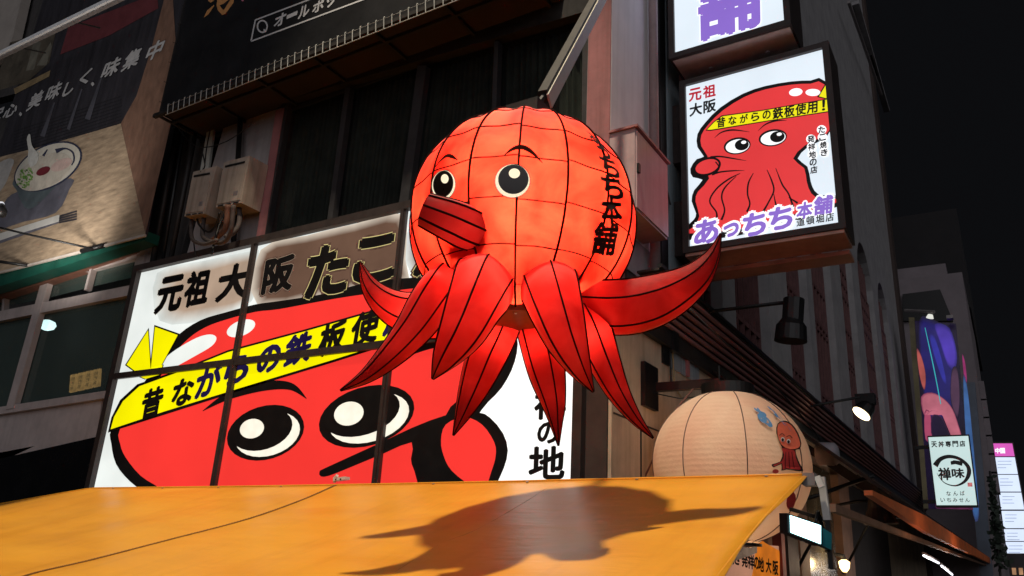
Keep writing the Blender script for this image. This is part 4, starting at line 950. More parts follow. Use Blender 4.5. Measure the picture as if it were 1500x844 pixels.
yb_ = onX(945, 565, c).y; zb2 = onX(945, 565, c).z
m = MB(); m.box((XB+.04, yb_-.24, zb2-.30), (XB+.10, yb_+.2, zb2+.26), BLACK); m.build('wall_plate', LBk)
m = MB(); a = Vector((XB+.06, YL, zb2)); b = Vector((onY(1056, 551, YL).x, YL, zb2)); m.beam(a, b, .10, .11, BLACK); m.tube([b+Vector((-.02, 0, 0)), b+Vector((-.02, 0, .22))], .012, BLACK); m.build('arm', LBk)
m = MB(); m.tube([b+Vector((-.02, 0, -.02)), Vector((CLn.x, YL, CLn.z+RL*.93))], .03, BLACK); m.build('hook', LBk)
m = MB(); m.tube([Vector((XB+.1, yb_, zb2-.1)), Vector((XB+.4, YL, zb2-.16)), Vector((CLn.x-.25, YL, CLn.z+RL*.93))], .008, BLACK, 5); m.tube([onY(1022, 562, YL), onY(990, 600, YL-.2), onY(945, 698, YL-.25)], .012, mat('red_brown_cable', (.10, .03, .02), .6)); m.build('cable', LBk)
# conduit and junction box on the wall
CJ = thing('junction_box', 'small black junction box with conduit on the shop wall', 'junction box', onX(975, 490, XB))
m = MB(); P = onX(975, 500, XB); m.box((XB+.04, P.y-.10, P.z-.16), (XB+.16, P.y+.10, P.z+.12), BLACK); m.build('box', CJ)
m = MB(); m.tube([(XB+.1, P.y, P.z+.1), (XB+.1, P.y, P.z+.30), (XB+.25, P.y, P.z+.38)], .02, BLACK); m.tube([(XB+.08, P.y-.05, P.z-.1), (XB+.08, P.y-.03, P.z-.7)], .012, BLACK); m.tube([(XB+.08, P.y+.05, P.z-.1), (XB+.08, P.y+.1, P.z-.62), (XB+.08, P.y+.35, P.z-.72)], .012, mat('tan_cable', (.4, .3, .15), .6)); m.build('conduit', CJ)

# ================================================================== WALL CABINET
x2 = onY(930, 187, 8.0).x; pt = onX(930, 187, x2); pb = onX(976, 244, x2)
CBX = thing('wall_cabinet', 'pink white metal cabinet mounted on the corner wall right of the lantern', 'cabinet', (c, 8, pt.z))
zb3 = onX(972, 346, x2).z; CABM = mat('pinkish_white_metal', (.50, .36, .37), .45, .1, .15, 3, .04, streak=.15)
m = MB(); m.box((c+.002, pt.y, zb3), (x2, pb.y, pt.z), CABM); m.build('case', CBX)
m = MB(); m.box((x2+.001, pt.y+.02, zb3+.03), (x2+.02, pb.y-.01, pt.z-.03), CABM); m.build('door', CBX)
m = MB(); m.box((c, pt.y-.03, pt.z), (x2+.05, pb.y+.03, pt.z+.03), mat('cabinet_rim', (.35, .14, .14), .5)); m.build('top_edge', CBX)
P = onX(934, 246, x2+.02); m = MB(); m.box((x2+.02, P.y-.03, P.z-.07), (x2+.05, P.y+.03, P.z+.05), BLACK); m.build('latch', CBX)
# pipe and lit pane on wall behind it
DP = MB(); DP.org = onX(948, 200, XB); y_ = onX(948, 100, XB).y; DP.tube([(XB+.1, y_, 5.5), (XB+.1, y_, 16)], .07, mat('pink_grey_pipe', (.34, .25, .25), .5, 0, .25, 4), 12); tag(DP.build('downpipe', smooth=True), 'pinkish grey downpipe on the corner wall above the cabinet', 'pipe')
WB = MB(); WB.org = onX(968, 120, XB)
WB.box((XB+.002, 9.95, 4.9), (XB+.06, 11.1, 14), mat('blue_grey_curtain', (.27, .33, .37), .7, 0, .3, 3, .2, stretch=(1, 5, .5))); WB.box((XB+.002, 9.62, 4.9), (XB+.07, 9.86, 14), BLACK); WB.box((XB+.062, 10.5, 4.9), (XB+.10, 10.58, 14), REDP)
WB.build('side_window', SB)

# ================================================================== PROJECTING SIGNS
PW = ink('white_panel_light', (228, 240, 250), 1.0, .03); PR = ink('red_panel_ink', (226, 60, 62), 1.0, .04); PY = ink('yellow_panel_ink', (240, 232, 20), 1.0, .02)
PUR = ink('purple_panel_ink', (140, 108, 205), 1.0, .03); PRD = ink('dark_red_panel_ink', (190, 30, 50), .9, .03); PWW = ink('pure_white_panel_ink', (250, 252, 255), 1.1, 0)
BROWNB = mat('brown_copper_soffit', (.50, .27, .21), .35, .15, .35, 3, .06)
YS = 10.0; Z1 = (960, 0, 2.11)
def s1(x, y): return (960+x/2.11, y/2.11)
pTL = onY(*s1(98, 263), YS); pTR = onY(*s1(522, 157), YS); pBL = onY(*s1(104, 768), YS); pBR = onY(*s1(563, 692), YS)
PX0, PX1 = (pTL.x+pBL.x)/2, (pTR.x+pBR.x)/2; PZ0, PZ1 = (pBL.z+pBR.z)/2, (pTL.z+pTR.z)/2
SG = thing('projecting_sign', 'lower lit projecting sign with red octopus in yellow headband and purple lettering', 'sign', (c, YS, PZ0))
m = MB(); m.box((PX0, YS, PZ0), (PX1, YS+.02, PZ1), PW); m.build('backlit_panel', SG)
m = MB(); fwid = .09
m.box((PX0-fwid, YS-.06, PZ0-fwid), (PX0, YS+.62, PZ1+fwid), FRM); m.box((PX1, YS-.06, PZ0-fwid), (PX1+fwid, YS+.62, PZ1+fwid), FRM)
m.box((PX0, YS-.058, PZ1), (PX1, YS+.618, PZ1+fwid-.002), FRM); m.box((PX0, YS-.058, PZ0-fwid+.002), (PX1, YS+.618, PZ0), FRM); m.box((PX0, YS+.3, PZ0), (PX1, YS+.6, PZ1), FRM); m.build('case', SG)
m = MB(); m.box((PX0-.06, YS-.03, PZ0-fwid-.05), (PX1+.06, YS+.58, PZ0-fwid-.002), BROWNB); m.box((PX0-.02, YS+.58, PZ0-fwid-.12), (PX1+.02, YS+.95, PZ0-fwid-.06), BROWNB); m.build('soffit', SG)
S1 = Art(planeY(YS-.004), Z1)
S1.poly([(100, 742), (100, 700), (118, 680), (126, 660), (112, 622), (120, 588), (146, 556), (116, 548), (108, 522), (128, 492), (150, 484), (130, 455), (130, 415), (155, 378), (200, 333), (270, 290), (340, 266), (420, 252), (480, 249), (526, 252), (540, 405), (505, 438), (470, 456), (440, 490), (470, 515), (480, 560), (492, 590), (515, 604), (556, 604), (560, 640), (400, 690), (250, 730)], 1, INKB, 2)
S1.poly([(100, 722), (120, 700), (136, 668), (124, 622), (132, 592), (166, 552), (150, 500), (162, 484), (142, 452), (142, 418), (165, 384), (208, 342), (275, 300), (342, 276), (420, 262), (480, 259), (524, 262), (538, 402), (500, 430), (462, 450), (426, 490), (460, 520), (468, 562), (482, 598), (512, 616), (554, 614), (556, 628), (400, 670), (250, 710)], 2, PR, 2)
S1.poly([(155, 404), (178, 378), (205, 357), (330, 340), (533, 305), (541, 346), (350, 375), (170, 405)], 3, INKB); S1.poly([(160, 401), (181, 379), (207, 360), (330, 343), (531, 308), (539, 343), (350, 372), (172, 401)], 4, PY)
S1.poly([(500, 300), (527, 256), (531, 308)], 4, INKB); S1.poly([(506, 298), (526, 264), (529, 304)], 5, PY)
S1.ell(434, 285, 21, 12, -8, 4, PWW); S1.ell(487, 286, 23, 11, 0, 4, PWW)
for cx, cy, rx in ((253, 451, 42), (363, 426, 44)):
    S1.ell(cx, cy, rx, 26, -10, 4, INKB); S1.ell(cx+1, cy+1, rx-5, 21, -10, 5, PWW); S1.ell(cx+14, cy-3, rx*.52, 17, -10, 6, INKB); S1.ell(cx+20, cy-11, 8, 5, -10, 7, PWW)
S1.stroke([(183, 426), (205, 409), (240, 402), (291, 408)], [1, 4, 5, 1], 4, INKB); S1.stroke([(317, 405), (340, 385), (370, 374), (406, 372)], [1, 4, 5, 1], 4, INKB)
S1.ell(160, 515, 44, 28, -18, 4, INKB); S1.ell(160, 515, 37, 21, -18, 5, PR); S1.stroke([(170, 486), (200, 484), (240, 490), (281, 497)], [6, 5, 4, 1], 5, INKB); S1.stroke([(175, 540), (200, 532), (240, 528), (275, 527)], [6, 5, 4, 1], 5, INKB)
S1.stroke([(186, 500), (197, 520), (180, 540)], 4, 6, INKB)
for pts in ([(262, 536), (225, 555), (188, 585), (168, 622), (188, 655), (190, 675)], [(250, 545), (215, 580), (205, 610), (214, 650), (204, 680)], [(303, 535), (288, 565), (285, 600), (292, 630), (283, 655)], [(345, 525), (360, 560), (366, 590), (350, 625), (330, 660)], [(366, 600), (372, 630), (380, 650)], [(372, 520), (392, 570), (412, 600), (428, 645)], [(412, 610), (440, 628)]):
    S1.stroke(pts, [2]+[5]*(len(pts)-2)+[7], 3, INKB, 5)
S1.poly([(470, 456), (440, 490), (500, 480), (535, 440), (540, 405)], 1, INKB) if 0 else None
S1.mb.build('octopus_print', SG)
S2 = Art(planeY(YS-.004), Z1)
for i, ch in enumerate('昔ながらの鉄板使用！'):
    t = i/9.0; cx = 203+t*317; cy = 378-t*52; sz = (26, 30) if i in (0, 5, 6, 7, 8) else (24, 25)
    if i >= 5: sz = (32, 34)
    if ch == '！': sz = (7, 30)
    S2.glyph_px(ch, cx, cy, *sz, 5, INKB, .028, (.985, -.17), (.02, -1))
for ch, cx, cy, mm in (('元', 123, 292, PRD), ('祖', 167, 282, PRD), ('大', 125, 338, INKB), ('阪', 168, 328, INKB)):
    S2.glyph_px(ch, cx, cy, 38, 37, 3, mm, .028, (.975, -.22), (0, -1))
for i, ch in enumerate('たこ焼き'): S2.glyph_px(ch, 514+i*2.6, 401+i*23.5, 20, 20, 5, INKB, .03, (.98, -.18), (.0, -1))
for i, ch in enumerate('発祥地の店'): S2.glyph_px(ch, 481+i*2.2, 430+i*23.8, 21, 21, 5, INKB, .03, (.98, -.18), (.0, -1))
for i, ch in enumerate('たこ焼き'): S2.ell(514+i*2.6, 401+i*23.5, 15, 14, 0, 4, PWW)
for i, ch in enumerate('発祥地'): S2.ell(481+i*2.2, 430+i*23.8, 15, 14, 0, 4, PWW)
for ch, cx, cy, wd, ht in (('あ', 158, 716, 70, 70), ('っ', 234, 711, 44, 38), ('ち', 306, 693, 68, 66), ('ち', 387, 674, 70, 66), ('本', 461, 650, 46, 48), ('舗', 519, 634, 56, 54)):
    S2.glyph_px(ch, cx, cy, wd, ht, 6, PWW, .12, (.985, -.17), (.06, -1)); S2.glyph_px(ch, cx, cy, wd, ht, 8, PUR, .035, (.985, -.17), (.06, -1))
for i, ch in enumerate('道頓堀店'): S2.glyph_px(ch, 449+i*30, 686-i*5, 25, 25, 7, INKB, .02, (.985, -.17), (.0, -1))
S2.mb.build('lettering', SG)
# upper sign
YU = 9.7
uBL = onY(*s1(62, 168), YU); uBR = onY(*s1(400, 67), YU); UX0, UX1 = uBL.x, uBR.x; UZ0 = (uBL.z+uBR.z)/2
UZ0 = uBL.z
US = thing('projecting_sign', 'upper lit projecting sign with one large purple character above the octopus sign', 'sign', (c, YU, UZ0))
m = MB(); m.box((UX0, YU, UZ0), (UX1, YU+.02, UZ0+3), PW); m.build('backlit_panel', US)
m = MB(); m.box((UX0-.09, YU-.05, UZ0-.09), (UX0, YU+.8, UZ0+3), FRM); m.box((UX1, YU-.05, UZ0-.09), (UX1+.09, YU+.8, UZ0+3), FRM); m.box((UX0, YU-.048, UZ0-.088), (UX1, YU+.02, UZ0), FRM); m.box((UX0, YU+.3, UZ0+.001), (UX1, YU+.78, UZ0+3), FRM); m.build('case', US)
m = MB(); m.box((UX0-.05, YU+.02, UZ0-.10), (UX1+.06, YU+.98, UZ0-.02), mat('silver_soffit', (.78, .70, .66), .35, .15, .2, 4, .04)); so = m.build('soffit', US)
for fx in (.25, .78):
    p = Vector((UX0+(UX1-UX0)*fx, YU+.45, UZ0-.10)); m = MB(); m.tube([p, p-Vector((0, 0, .02))], .03, mat('bright_bulb_cap', (.8, .8, .8), .3, .2), 10); m.build('soffit_screw', so)
A = Art(planeY(YU-.004), Z1); A.glyph_px('舗', 226, 2, 195, 195, 2, PWW, .05, (.96, -.27), (-.02, -1)); A.glyph_px('舗', 226, 2, 195, 195, 3, PUR, .035, (.96, -.27), (-.02, -1)); A.mb.build('lettering', US)
# steel outriggers carrying them
OR = thing('sign_outriggers', 'dark steel brackets tying the projecting signs to the wall', 'bracket', (c, YS, PZ0))
for (a, b) in (((956, 153), (999, 237)), ((977, 288), (1001, 374))):
    P = onY(a[0], a[1]+10, YS+.15); Q = onY(b[0], b[1], YS+.15); m = MB(); m.box((XB+.001, YS+.15, Q.z), (PX0-fwid-.001, YS+.5, P.z), mat('dark_brown_steel', (.05, .035, .033), .5, .4, .4, 4, .1)); m.build('outrigger', OR)
m = MB(); P = onY(935, 30, YU+.4); m.box((XB+.001, YU+.3, P.z-.25), (UX0-.09, YU+.7, P.z+1.0), SOOT); m.build('outrigger', OR)

# ================================================================== STREET LAMPS ON ARMS
def arm_lamp(wall, bend, head, Y, label, lit, grp='spotlights on arms along the street'):
    t = thing('arm_lamp', label, 'lamp', onY(*head, Y), grp)
    h = onY(*head, Y); w_ = Vector((XB+.05, Y, onY(*bend, Y).z-.05)); b_ = onY(*bend, Y)
    m = MB(); m.tube([w_, b_, h+Vector((0, 0, .32))], .028, BLACK, 8); m.build('arm', t, smooth=True)
    return t, h
t, h = arm_lamp((966, 480), (985, 463), (1158, 475), 10.6, 'unlit black spotlight hanging from a long arm below the octopus sign', False)
H = [onY(x, y, 10.6) for x, y in ((1158, 444), (1159, 466), (1158, 474), (1160, 500))]
m = MB(); m.tube([onY(1163, 438, 10.6), onY(1161, 470, 10.6)], .14, BLACK, 12); m.tube([onY(1160, 466, 10.6), onY(1159, 478, 10.6), onY(1158, 500, 10.6)], [.12, .20, .215], BLACK, 20); m.build('housing', t, smooth=False)
t, h = arm_lamp((1165, 600), (1170, 598), (1262, 604), 17.5, 'lit warm spotlight on an arm against the arched windows', True)
Y = 17.5; P = onY(1262, 606, Y); d = (Vector((-.55, -.40, -.75))).normalized(); LAMPW = ink('warm_bulb_glow', (255, 226, 176), 6, 0)
m = MB(); m.tube([P-d*.36, P-d*.2, P], [.08, .17, .21], BLACK, 20); m.box(P+Vector((-.1, -.02, .2)), P+Vector((.28, .2, .42)), BLACK); m.build('housing', t)
m = MB(); m.tube([P+d*.005, P+d*.012], [.19, .19], LAMPW, 24); m.build('lens', t)
lamp('lamp_beam', 'SPOT', P+d*.05, 22, (1, .82, .6), .15, aim=P+d*2, cone=R(110), parent=t)
t, h = arm_lamp((1130, 730), (1150, 742), (1283, 733), 11.5, 'dark spotlight under the street awning at lower right', False)
m = MB(); m.tube([onY(1284, 728, 11.5), onY(1286, 745, 11.5), onY(1290, 768, 11.5)], [.10, .13, .22], BLACK, 16); m.build('housing', t)
# pale speaker on the wall
SPK = thing('wall_speaker', 'pale grey rounded loudspeaker below the canopy right of the white lantern', 'speaker', onY(1212, 665, 12))
m = MB(); m.tube([onY(1196, 665, 12), onY(1200, 665, 12), onY(1222, 666, 12), onY(1228, 666, 12)], [.14, .17, .17, .12], mat('pale_speaker_plastic', (.30, .27, .29), .5), 16); m.build('housing', SPK, smooth=True)
m = MB(); m.beam(onY(1205, 650, 12), onY(1200, 640, 12.2), .04, .04, BLACK); m.build('mount', SPK)
# bare bulb by the door and tube lights
DL = thing('door_lamp', 'small warm lamp glowing by the shop door at the bottom right', 'lamp', onX(1237, 829, XB+.5))
P = onX(1237, 829, XB+.5); m = MB(); m.tube([P+Vector((0, 0, -.13)), P+Vector((0, 0, -.05)), P+Vector((0, 0, .08)), P+Vector((0, 0, .13))], [.04, .10, .12, .05], ink('door_bulb_glow', (255, 214, 140), 5, 0), 16); m.build('bulb', DL, smooth=True)
m = MB(); m.tube([P+Vector((0, 0, .12)), P+Vector((0, 0, .2)), P+Vector((-.4, 0, .3))], [.05, .05, .02], BLACK); m.build('holder', DL)
lamp('door_light', 'POINT', P+Vector((.05, -.25, 0)), 22, (1, .72, .42), .12, parent=DL)
for k, (p, q) in enumerate((((1353, 814), (1375, 825)), ((1379, 829), (1395, 842)))):
    a = onX(*p, -1.7); b = onX(*q, -1.7); t = thing('tube_light', ['nearer white tube light under the street awning', 'farther white tube light under the street awning'][k], 'tube light', a, 'tube lights under the street awning')
    b = a+(b-a)*1.0; m = MB(); m.tube([a, b], .022, ink('tube_glow', (240, 240, 250), 3, 0), 8); m.build('tube', t)
    m = MB(); m.tube([a+Vector((0, 0, .05)), b+Vector((0, 0, .05))], .03, ALU); m.build('fitting', t)
    lamp('tube_glow_light', 'POINT', a.lerp(b, .5)+Vector((.1, 0, -.2)), 18, (1, .9, .85), .1, parent=t)
lamp('added_shop_fill', 'POINT', (XB+.75, 10.9, 3.1), 26, (1, .78, .5), .1, parent=SW)  # unseen warm fill lamps, added to brighten the shop wall and orange beam
lamp('added_shop_fill', 'POINT', (-.6, 13, 2.3), 16, (1, .6, .36), .1, parent=SW)
lamp('added_shop_fill', 'POINT', (-.4, 20, 2.3), 26, (1, .6, .36), .1, parent=SW)
lamp('added_shop_fill', 'POINT', (XB+1.0, 14.6, 2.6), 9, (1, .62, .38), .1, parent=SW)
lamp('added_shop_fill', 'POINT', (XB+1.0, 18.5, 2.6), 14, (1, .62, .38), .1, parent=SW)

# ================================================================== MENU SIGN UNDER THE AWNING
XM = XB+.35
MS = thing('menu_sign', 'orange and cream menu sign with black lettering under the awning corner', 'sign', onX(1100, 830, XM))
CRS = ink('cream_menu_light', (196, 140, 112), .75, .12, rough=.95); ORS = ink('orange_menu_light', (214, 116, 26), .8, .15, scale=3, rough=.95); MBK = mat('matte_black_lettering', (.012, .010, .010), .98, spec=.05)
m = MB(); m.hexa([onX(1000, 880, XM), onX(1143, 880, XM), onX(1141, 800, XM), onX(1010, 790, XM)], (-.08, 0, 0), CRS); m.build('panel', MS)
def planeX(X): return lambda x, y, l: onX(x, y, X+.0025*l)
A = Art(planeX(XM+.004)); A.poly([(1108, 796), (1112, 788), (1122, 796), (1142, 807), (1143, 880), (1095, 880), (1104, 830)], 1, ORS, 0)
for ch, cx, cy, wd, ht in (('た', 1046, 812, 9, 16), ('こ', 1058, 815, 9, 14), ('焼', 1070, 817, 10, 17), ('き', 1080, 819, 8, 16), ('発', 1091, 821, 9, 19), ('祥', 1100, 823, 9, 20), ('の', 1108, 825, 7, 17), ('地', 1115, 827, 8, 20), ('大', 1126, 829, 8, 20), ('阪', 1136, 832, 8, 20)):
    A.glyph_px(ch, cx, cy, wd, ht, 5, MBK, .035, (.97, .2), (0, -1))
A.mb.build('lettering', MS)
m = MB(); m.box((XM-.1, onX(1143, 840, XM).y, 0), (XM+.05, onX(1148, 840, XM).y, 3.0), mat('dark_red_post', (.20, .03, .025), .6, 0, .3, 3)); m.build('post', MS)
SK = MB(); SK.org = onX(1075, 800, XB+.6); SK.hexa([onX(1000, 850, XB+.6), onX(1109, 810, XB+.6), onX(1109, 796, XB+.6), onX(1000, 790, XB+.6)], (-.3, 0, 0), BLACK); tag(SK.build('speaker_box'), 'black box hanging under the awning above the menu sign', 'box')
# ================================================================== THINGS FAR DOWN THE STREET
FB = thing('far_building', 'tall mauve grey building with screen far down the street', 'building', (-2, 45, 0))
MW = mat('mauve_concrete', (.24, .205, .22), .85, 0, .3, .35, .2)
zt2 = onY(1400, 398, 45).z; xr2 = onY(1409, 398, 45).x
m = MB(); m.box((c-2, 45.2, 0), (xr2, 60, zt2), MW); m.build('wall', FB)
m = MB(); m.box((c-2, 48, zt2), (onY(1385, 388, 48).x, 60, zt2+1.6), MW); m.build('roof_house', FB)
m = MB(); m.box((c-1, 52, zt2), (onY(1400, 300, 52).x, 70, onY(1400, 305, 52).z), mat('very_dark_tower', (.02, .018, .02), .9, 0, .4, 1)); m.build('tower', FB)
m = MB(); m.hexa([onY(1322, 470, 45), onY(1396, 470, 45), onY(1377, 424, 45), onY(1322, 431, 45)], (0, .19, 0), BLACK); m.build('dark_panel', FB)
for k in range(6):
    m = MB(); y = onX(1410+6*k, 470+40*k, xr2).z; m.box((xr2, 46, y), (xr2+.25, 47.5, y+1.0), MW); m.build('window_box', FB)
YC = 40.0
LS = thing('video_screen', 'tall purple blue lit video screen with pink figure shapes far down the street', 'screen', onY(1370, 600, YC))
SB_ = ink('screen_blue', (44, 34, 120), .9, .4, scale=.5); SP1 = ink('screen_pink', (226, 110, 130), .9, .12, scale=1); SP2 = ink('screen_violet', (104, 78, 214), .9, .3, scale=.5); SD = ink('screen_dark', (24, 14, 44), .8, .3); STQ = ink('screen_teal', (60, 190, 200), .8, .1); SBL = ink('screen_side_blue', (70, 130, 200), .9, .3, scale=.8)
m = MB(); m.hexa([onY(1360, 745, YC), onY(1424, 745, YC), onY(1400, 474, YC), onY(1340, 470, YC)], (0, .3, 0), SD); m.build('panel', LS)
A = Art(planeY(YC-.02))
A.lay = lambda x, y, l: onY(x, y, YC-.02-.02*l)
def soft2(A, pts, ci, co, grow, layer, m_):
    cx = sum(p[0] for p in pts)/len(pts); cy = sum(p[1] for p in pts)/len(pts); n = len(pts)
    ou = [(cx+(x-cx)*grow, cy+(y-cy)*grow) for x, y in pts]
    if A.mb.tone is None: A.mb.tone = []
    A.face([(cx, cy)]+pts+ou, [(0, 1+i, 1+(i+1) % n) for i in range(n)]+[(1+i, 1+n+i, 1+n+(i+1) % n, 1+(i+1) % n) for i in range(n)], layer, m_)
    A.mb.tone += [lin(ci)]*(n+1)+[lin(co)]*n
SCT = ink('screen_picture', (0, 0, 0), .66, .22, attr=True, scale=.9)
dk = (26, 16, 46)
soft2(A, closed([(1350, 480), (1372, 480), (1392, 500), (1398, 560), (1388, 600), (1364, 606), (1354, 560)], 4), (40, 34, 118), dk, 1.16, 1, SCT)
soft2(A, closed([(1374, 484), (1390, 488), (1398, 515), (1396, 532), (1388, 528), (1380, 505)], 4), (92, 66, 205), (48, 38, 130), 1.35, 2, SCT)
soft2(A, closed([(1364, 500), (1372, 530), (1380, 552), (1384, 552), (1378, 524), (1370, 500)], 3), (60, 60, 190), (40, 34, 118), 1.3, 2, SCT)
soft2(A, closed([(1344, 516), (1350, 526), (1355, 548), (1354, 566), (1350, 560), (1346, 540)], 4), (214, 104, 96), (110, 44, 70), 1.2, 3, SCT)
soft2(A, closed([(1352, 584), (1366, 578), (1382, 586), (1394, 600), (1402, 622), (1406, 640), (1394, 640), (1388, 622), (1378, 606), (1366, 602), (1356, 608)], 3), (232, 128, 150), (150, 60, 100), 1.10, 4, SCT)
soft2(A, closed([(1355, 606), (1362, 606), (1364, 625), (1366, 642), (1356, 642)], 3), (196, 84, 120), (100, 40, 80), 1.12, 4, SCT)
soft2(A, closed([(1366, 612), (1378, 612), (1386, 628), (1390, 642), (1368, 642)], 3), (40, 26, 60), (90, 40, 80), 1.12, 5, SCT)
soft2(A, closed([(1395, 548), (1402, 546), (1405, 580), (1402, 606), (1394, 585)], 4), (96, 62, 92), dk, 1.2, 3, SCT)
soft2(A, closed([(1410, 522), (1414, 534), (1416, 558), (1412, 548)], 3), (190, 50, 130), (60, 20, 60), 1.2, 3, SCT)
soft2(A, closed([(1412, 565), (1418, 580), (1428, 680), (1433, 744), (1425, 744), (1416, 650)], 3), (70, 120, 190), (50, 60, 110), 1.12, 3, SCT)
A.mb.build('picture', LS); A = Art(A.lay)
A.stroke([(1355, 480), (1368, 540), (1378, 592)], [.9, 1.5, 1.3], 6, STQ)
A.mb.build('light_beam', LS)
m = MB(); m.hexa([onY(1353, 745, YC-.1), onY(1360, 745, YC-.1), onY(1339, 465, YC-.1), onY(1331, 465, YC-.1)], (0, .4, 0), mat('yellowish_side_panel', (.26, .22, .12), .7, 0, .6, .5)); m.build('side_panel', LS)
m = MB(); m.tube([onY(1326, 455, YC-.5), onY(1368, 457, YC-1.5)], .08, ALU); m.build('lamp_arm', LS)
m = MB(); m.tube([onY(1362, 466, YC-1.5), onY(1363, 461, YC-1.5)], [.16, .10], ink('small_lamp_glow', (225, 225, 215), 1.0, 0), 12); m.build('top_lamp', LS); m = MB(); m.box(onY(1386, 462, YC-1), onY(1397, 469, YC-.6), ALU); m.build('top_box', LS)
# column beside the screen, cables
m = MB(); m.hexa([onY(1436, 845, 44), onY(1455, 845, 44), onY(1428, 560, 44), onY(1408, 560, 44)], (0, .5, 0), mat('blue_grey_column', (.16, .19, .24), .6, 0, .4, .4)); m.build('column', FB)
VN = thing('hanging_vines', 'dark leafy creeper hanging beside the far white sign', 'plant', onY(1465, 800, 42))
m = MB(); rnd = random.Random(8); LF = mat('dark_leaf', (.03, .045, .03), .7, 0, .4, 3)
for k in range(240):
    t = rnd.random(); x = 1452+t*14+rnd.gauss(0, 2+6*t*t); y = 705+t*125+rnd.gauss(0, 4); P = onY(x, y, 42+rnd.uniform(-.2, .2)); a = Vector((rnd.uniform(-1, 1), rnd.uniform(-1, 1), rnd.uniform(-1, 1))).normalized()*.16; b = a.orthogonal()*.6
    m.add([P-a, P+b, P+a, P-b], [(0, 1, 2, 3)], LF)
m.build('leaves', VN, kind='stuff')
m = MB(); m.tube([onY(1450, 690, 42), onY(1458, 760, 42), onY(1466, 850, 42)], .05, SOOT); m.build('stem', VN)
YI = 20.0
IS = thing('round_logo_sign', 'pale lit sign with black brush circle and lettering for the tempura bowl shop', 'sign', onY(1400, 690, YI))
TF = (1320, 620, 3.767); IW = ink('pale_blue_white_light', (198, 222, 220), 1.0, .04)
def s2(x, y): return (1320+x/3.767, 620+y/3.767)
tl_, tr_, bl_, br_ = (onY(*s2(*p), YI) for p in ((150, 78), (370, 70), (196, 452), (418, 452)))
m = MB(); m.hexa([bl_, br_, tr_, tl_], (0, .02, 0), IW); m.build('backlit_panel', IS)
m = MB(); ctr = (tl_+tr_+bl_+br_)/4; q = [ctr+(p-ctr)*1.05+Vector((0, .025, 0)) for p in (bl_, br_, tr_, tl_)]; m.hexa(q, (0, .25, 0), BLACK); m.build('case', IS)
m = MB(); m.beam(onY(1340, 656, YI+.15), onY(1361, 655, YI+.15), .06, .08, BLACK); m.beam(onY(1352, 735, YI+.15), onY(1374, 735, YI+.15), .06, .08, BLACK); m.build('wall_arm', IS)
A = Art(planeY(YI-.004), TF)
for i, ch in enumerate('天丼専門店'): A.glyph_px(ch, 182+i*39, 117-i*1.0, 30, 31, 2, INKB, .03, (1, -.03), (-.1, -1))
A.poly([(272, 214), (290, 204), (320, 208), (340, 218), (336, 236), (300, 226), (276, 230)], 4, INKB)
ring = [(188, 235), (215, 200), (262, 184), (320, 196), (366, 235), (374, 278), (350, 322), (300, 345), (245, 332), (212, 300), (198, 275)]
A.stroke(ring, [32, 24, 20, 17, 20, 24, 16, 8, 5, 3, 1.5], 2, INKB, 6)
A.stroke([(275, 218), (305, 214), (338, 222)], [18, 14, 20], 3, INKB, 4); A.glyph_px('禅', 240, 280, 66, 66, 3, INKB, .03, (1, -.03), (-.1, -1)); A.glyph_px('味', 314, 276, 66, 52, 3, INKB, .03, (1, -.03), (-.1, -1))
A.poly([(366, 328), (392, 328), (394, 350), (368, 350)], 2, ink('seal_red_ink', (210, 120, 120), .9, .3, scale=20))
for i, ch in enumerate('なんば'): A.glyph_px(ch, 262+i*38, 388-i*1, 24, 25, 2, INKB, .01, (1, -.03), (-.1, -1))
for i, ch in enumerate('いちみせん'): A.glyph_px(ch, 230+i*34, 424, 24, 22, 2, INKB, .01, (1, -.03), (-.1, -1))
A.mb.build('lettering', IS)
YG = 55.0
BG_ = thing('dark_sign', 'unlit dark sign with faint grey character under the lit tempura sign', 'sign', onY(1400, 780, YG))
m = MB(); m.hexa([onY(1378, 860, YG), onY(1458, 860, YG), onY(1446, 748, YG), onY(1368, 750, YG)], (0, .3, 0), mat('matt_black_board', (.016, .013, .013), .7, 0, .3, 3)); m.build('board', BG_)
A = Art(planeY(YG-.004)); FG = mat('faint_grey_print', (.11, .11, .12), .7); A.glyph_px('上', 1408, 770, 22, 20, 2, FG, .03, (1, .02), (-.1, -1)); A.glyph_px('方', 1414, 798, 20, 18, 2, FG, .01, (1, .02), (-.1, -1)); A.mb.build('lettering', BG_)
m = MB(); YG = 20.6; m.hexa([onY(1371, 744, YG-.2), onY(1425, 746, YG-.2), onY(1424, 740, YG-.2), onY(1370, 738, YG-.2)], (0, .2, 0), ink('purple_strip_glow', (110, 50, 90), .7, .4, scale=5)); m.build('lit_strip', BG_)
YP = 58.0
PS = thing('tower_sign', 'tall lit sign of stacked white panels under a pink top panel at right edge', 'sign', onY(1475, 740, YP))
TP = (1320, 620, 3.767); A = Art(planeY(YP-.03), TP)
rows = [(112, 182), (188, 280), (285, 377), (383, 476), (484, 579), (585, 650), (655, 718)]
def edgex(y): t = (y-112)/(718-112); return 500+t*82, 616+t*112
m = MB(); a0, b0 = edgex(104); a1, b1 = edgex(724)
m.hexa([onY(*s2(a1-4, 724), YP), onY(*s2(b1+4, 724), YP), onY(*s2(b0+4, 104), YP), onY(*s2(a0-4, 104), YP)], (0, .6, 0), FRM); m.build('case', PS)
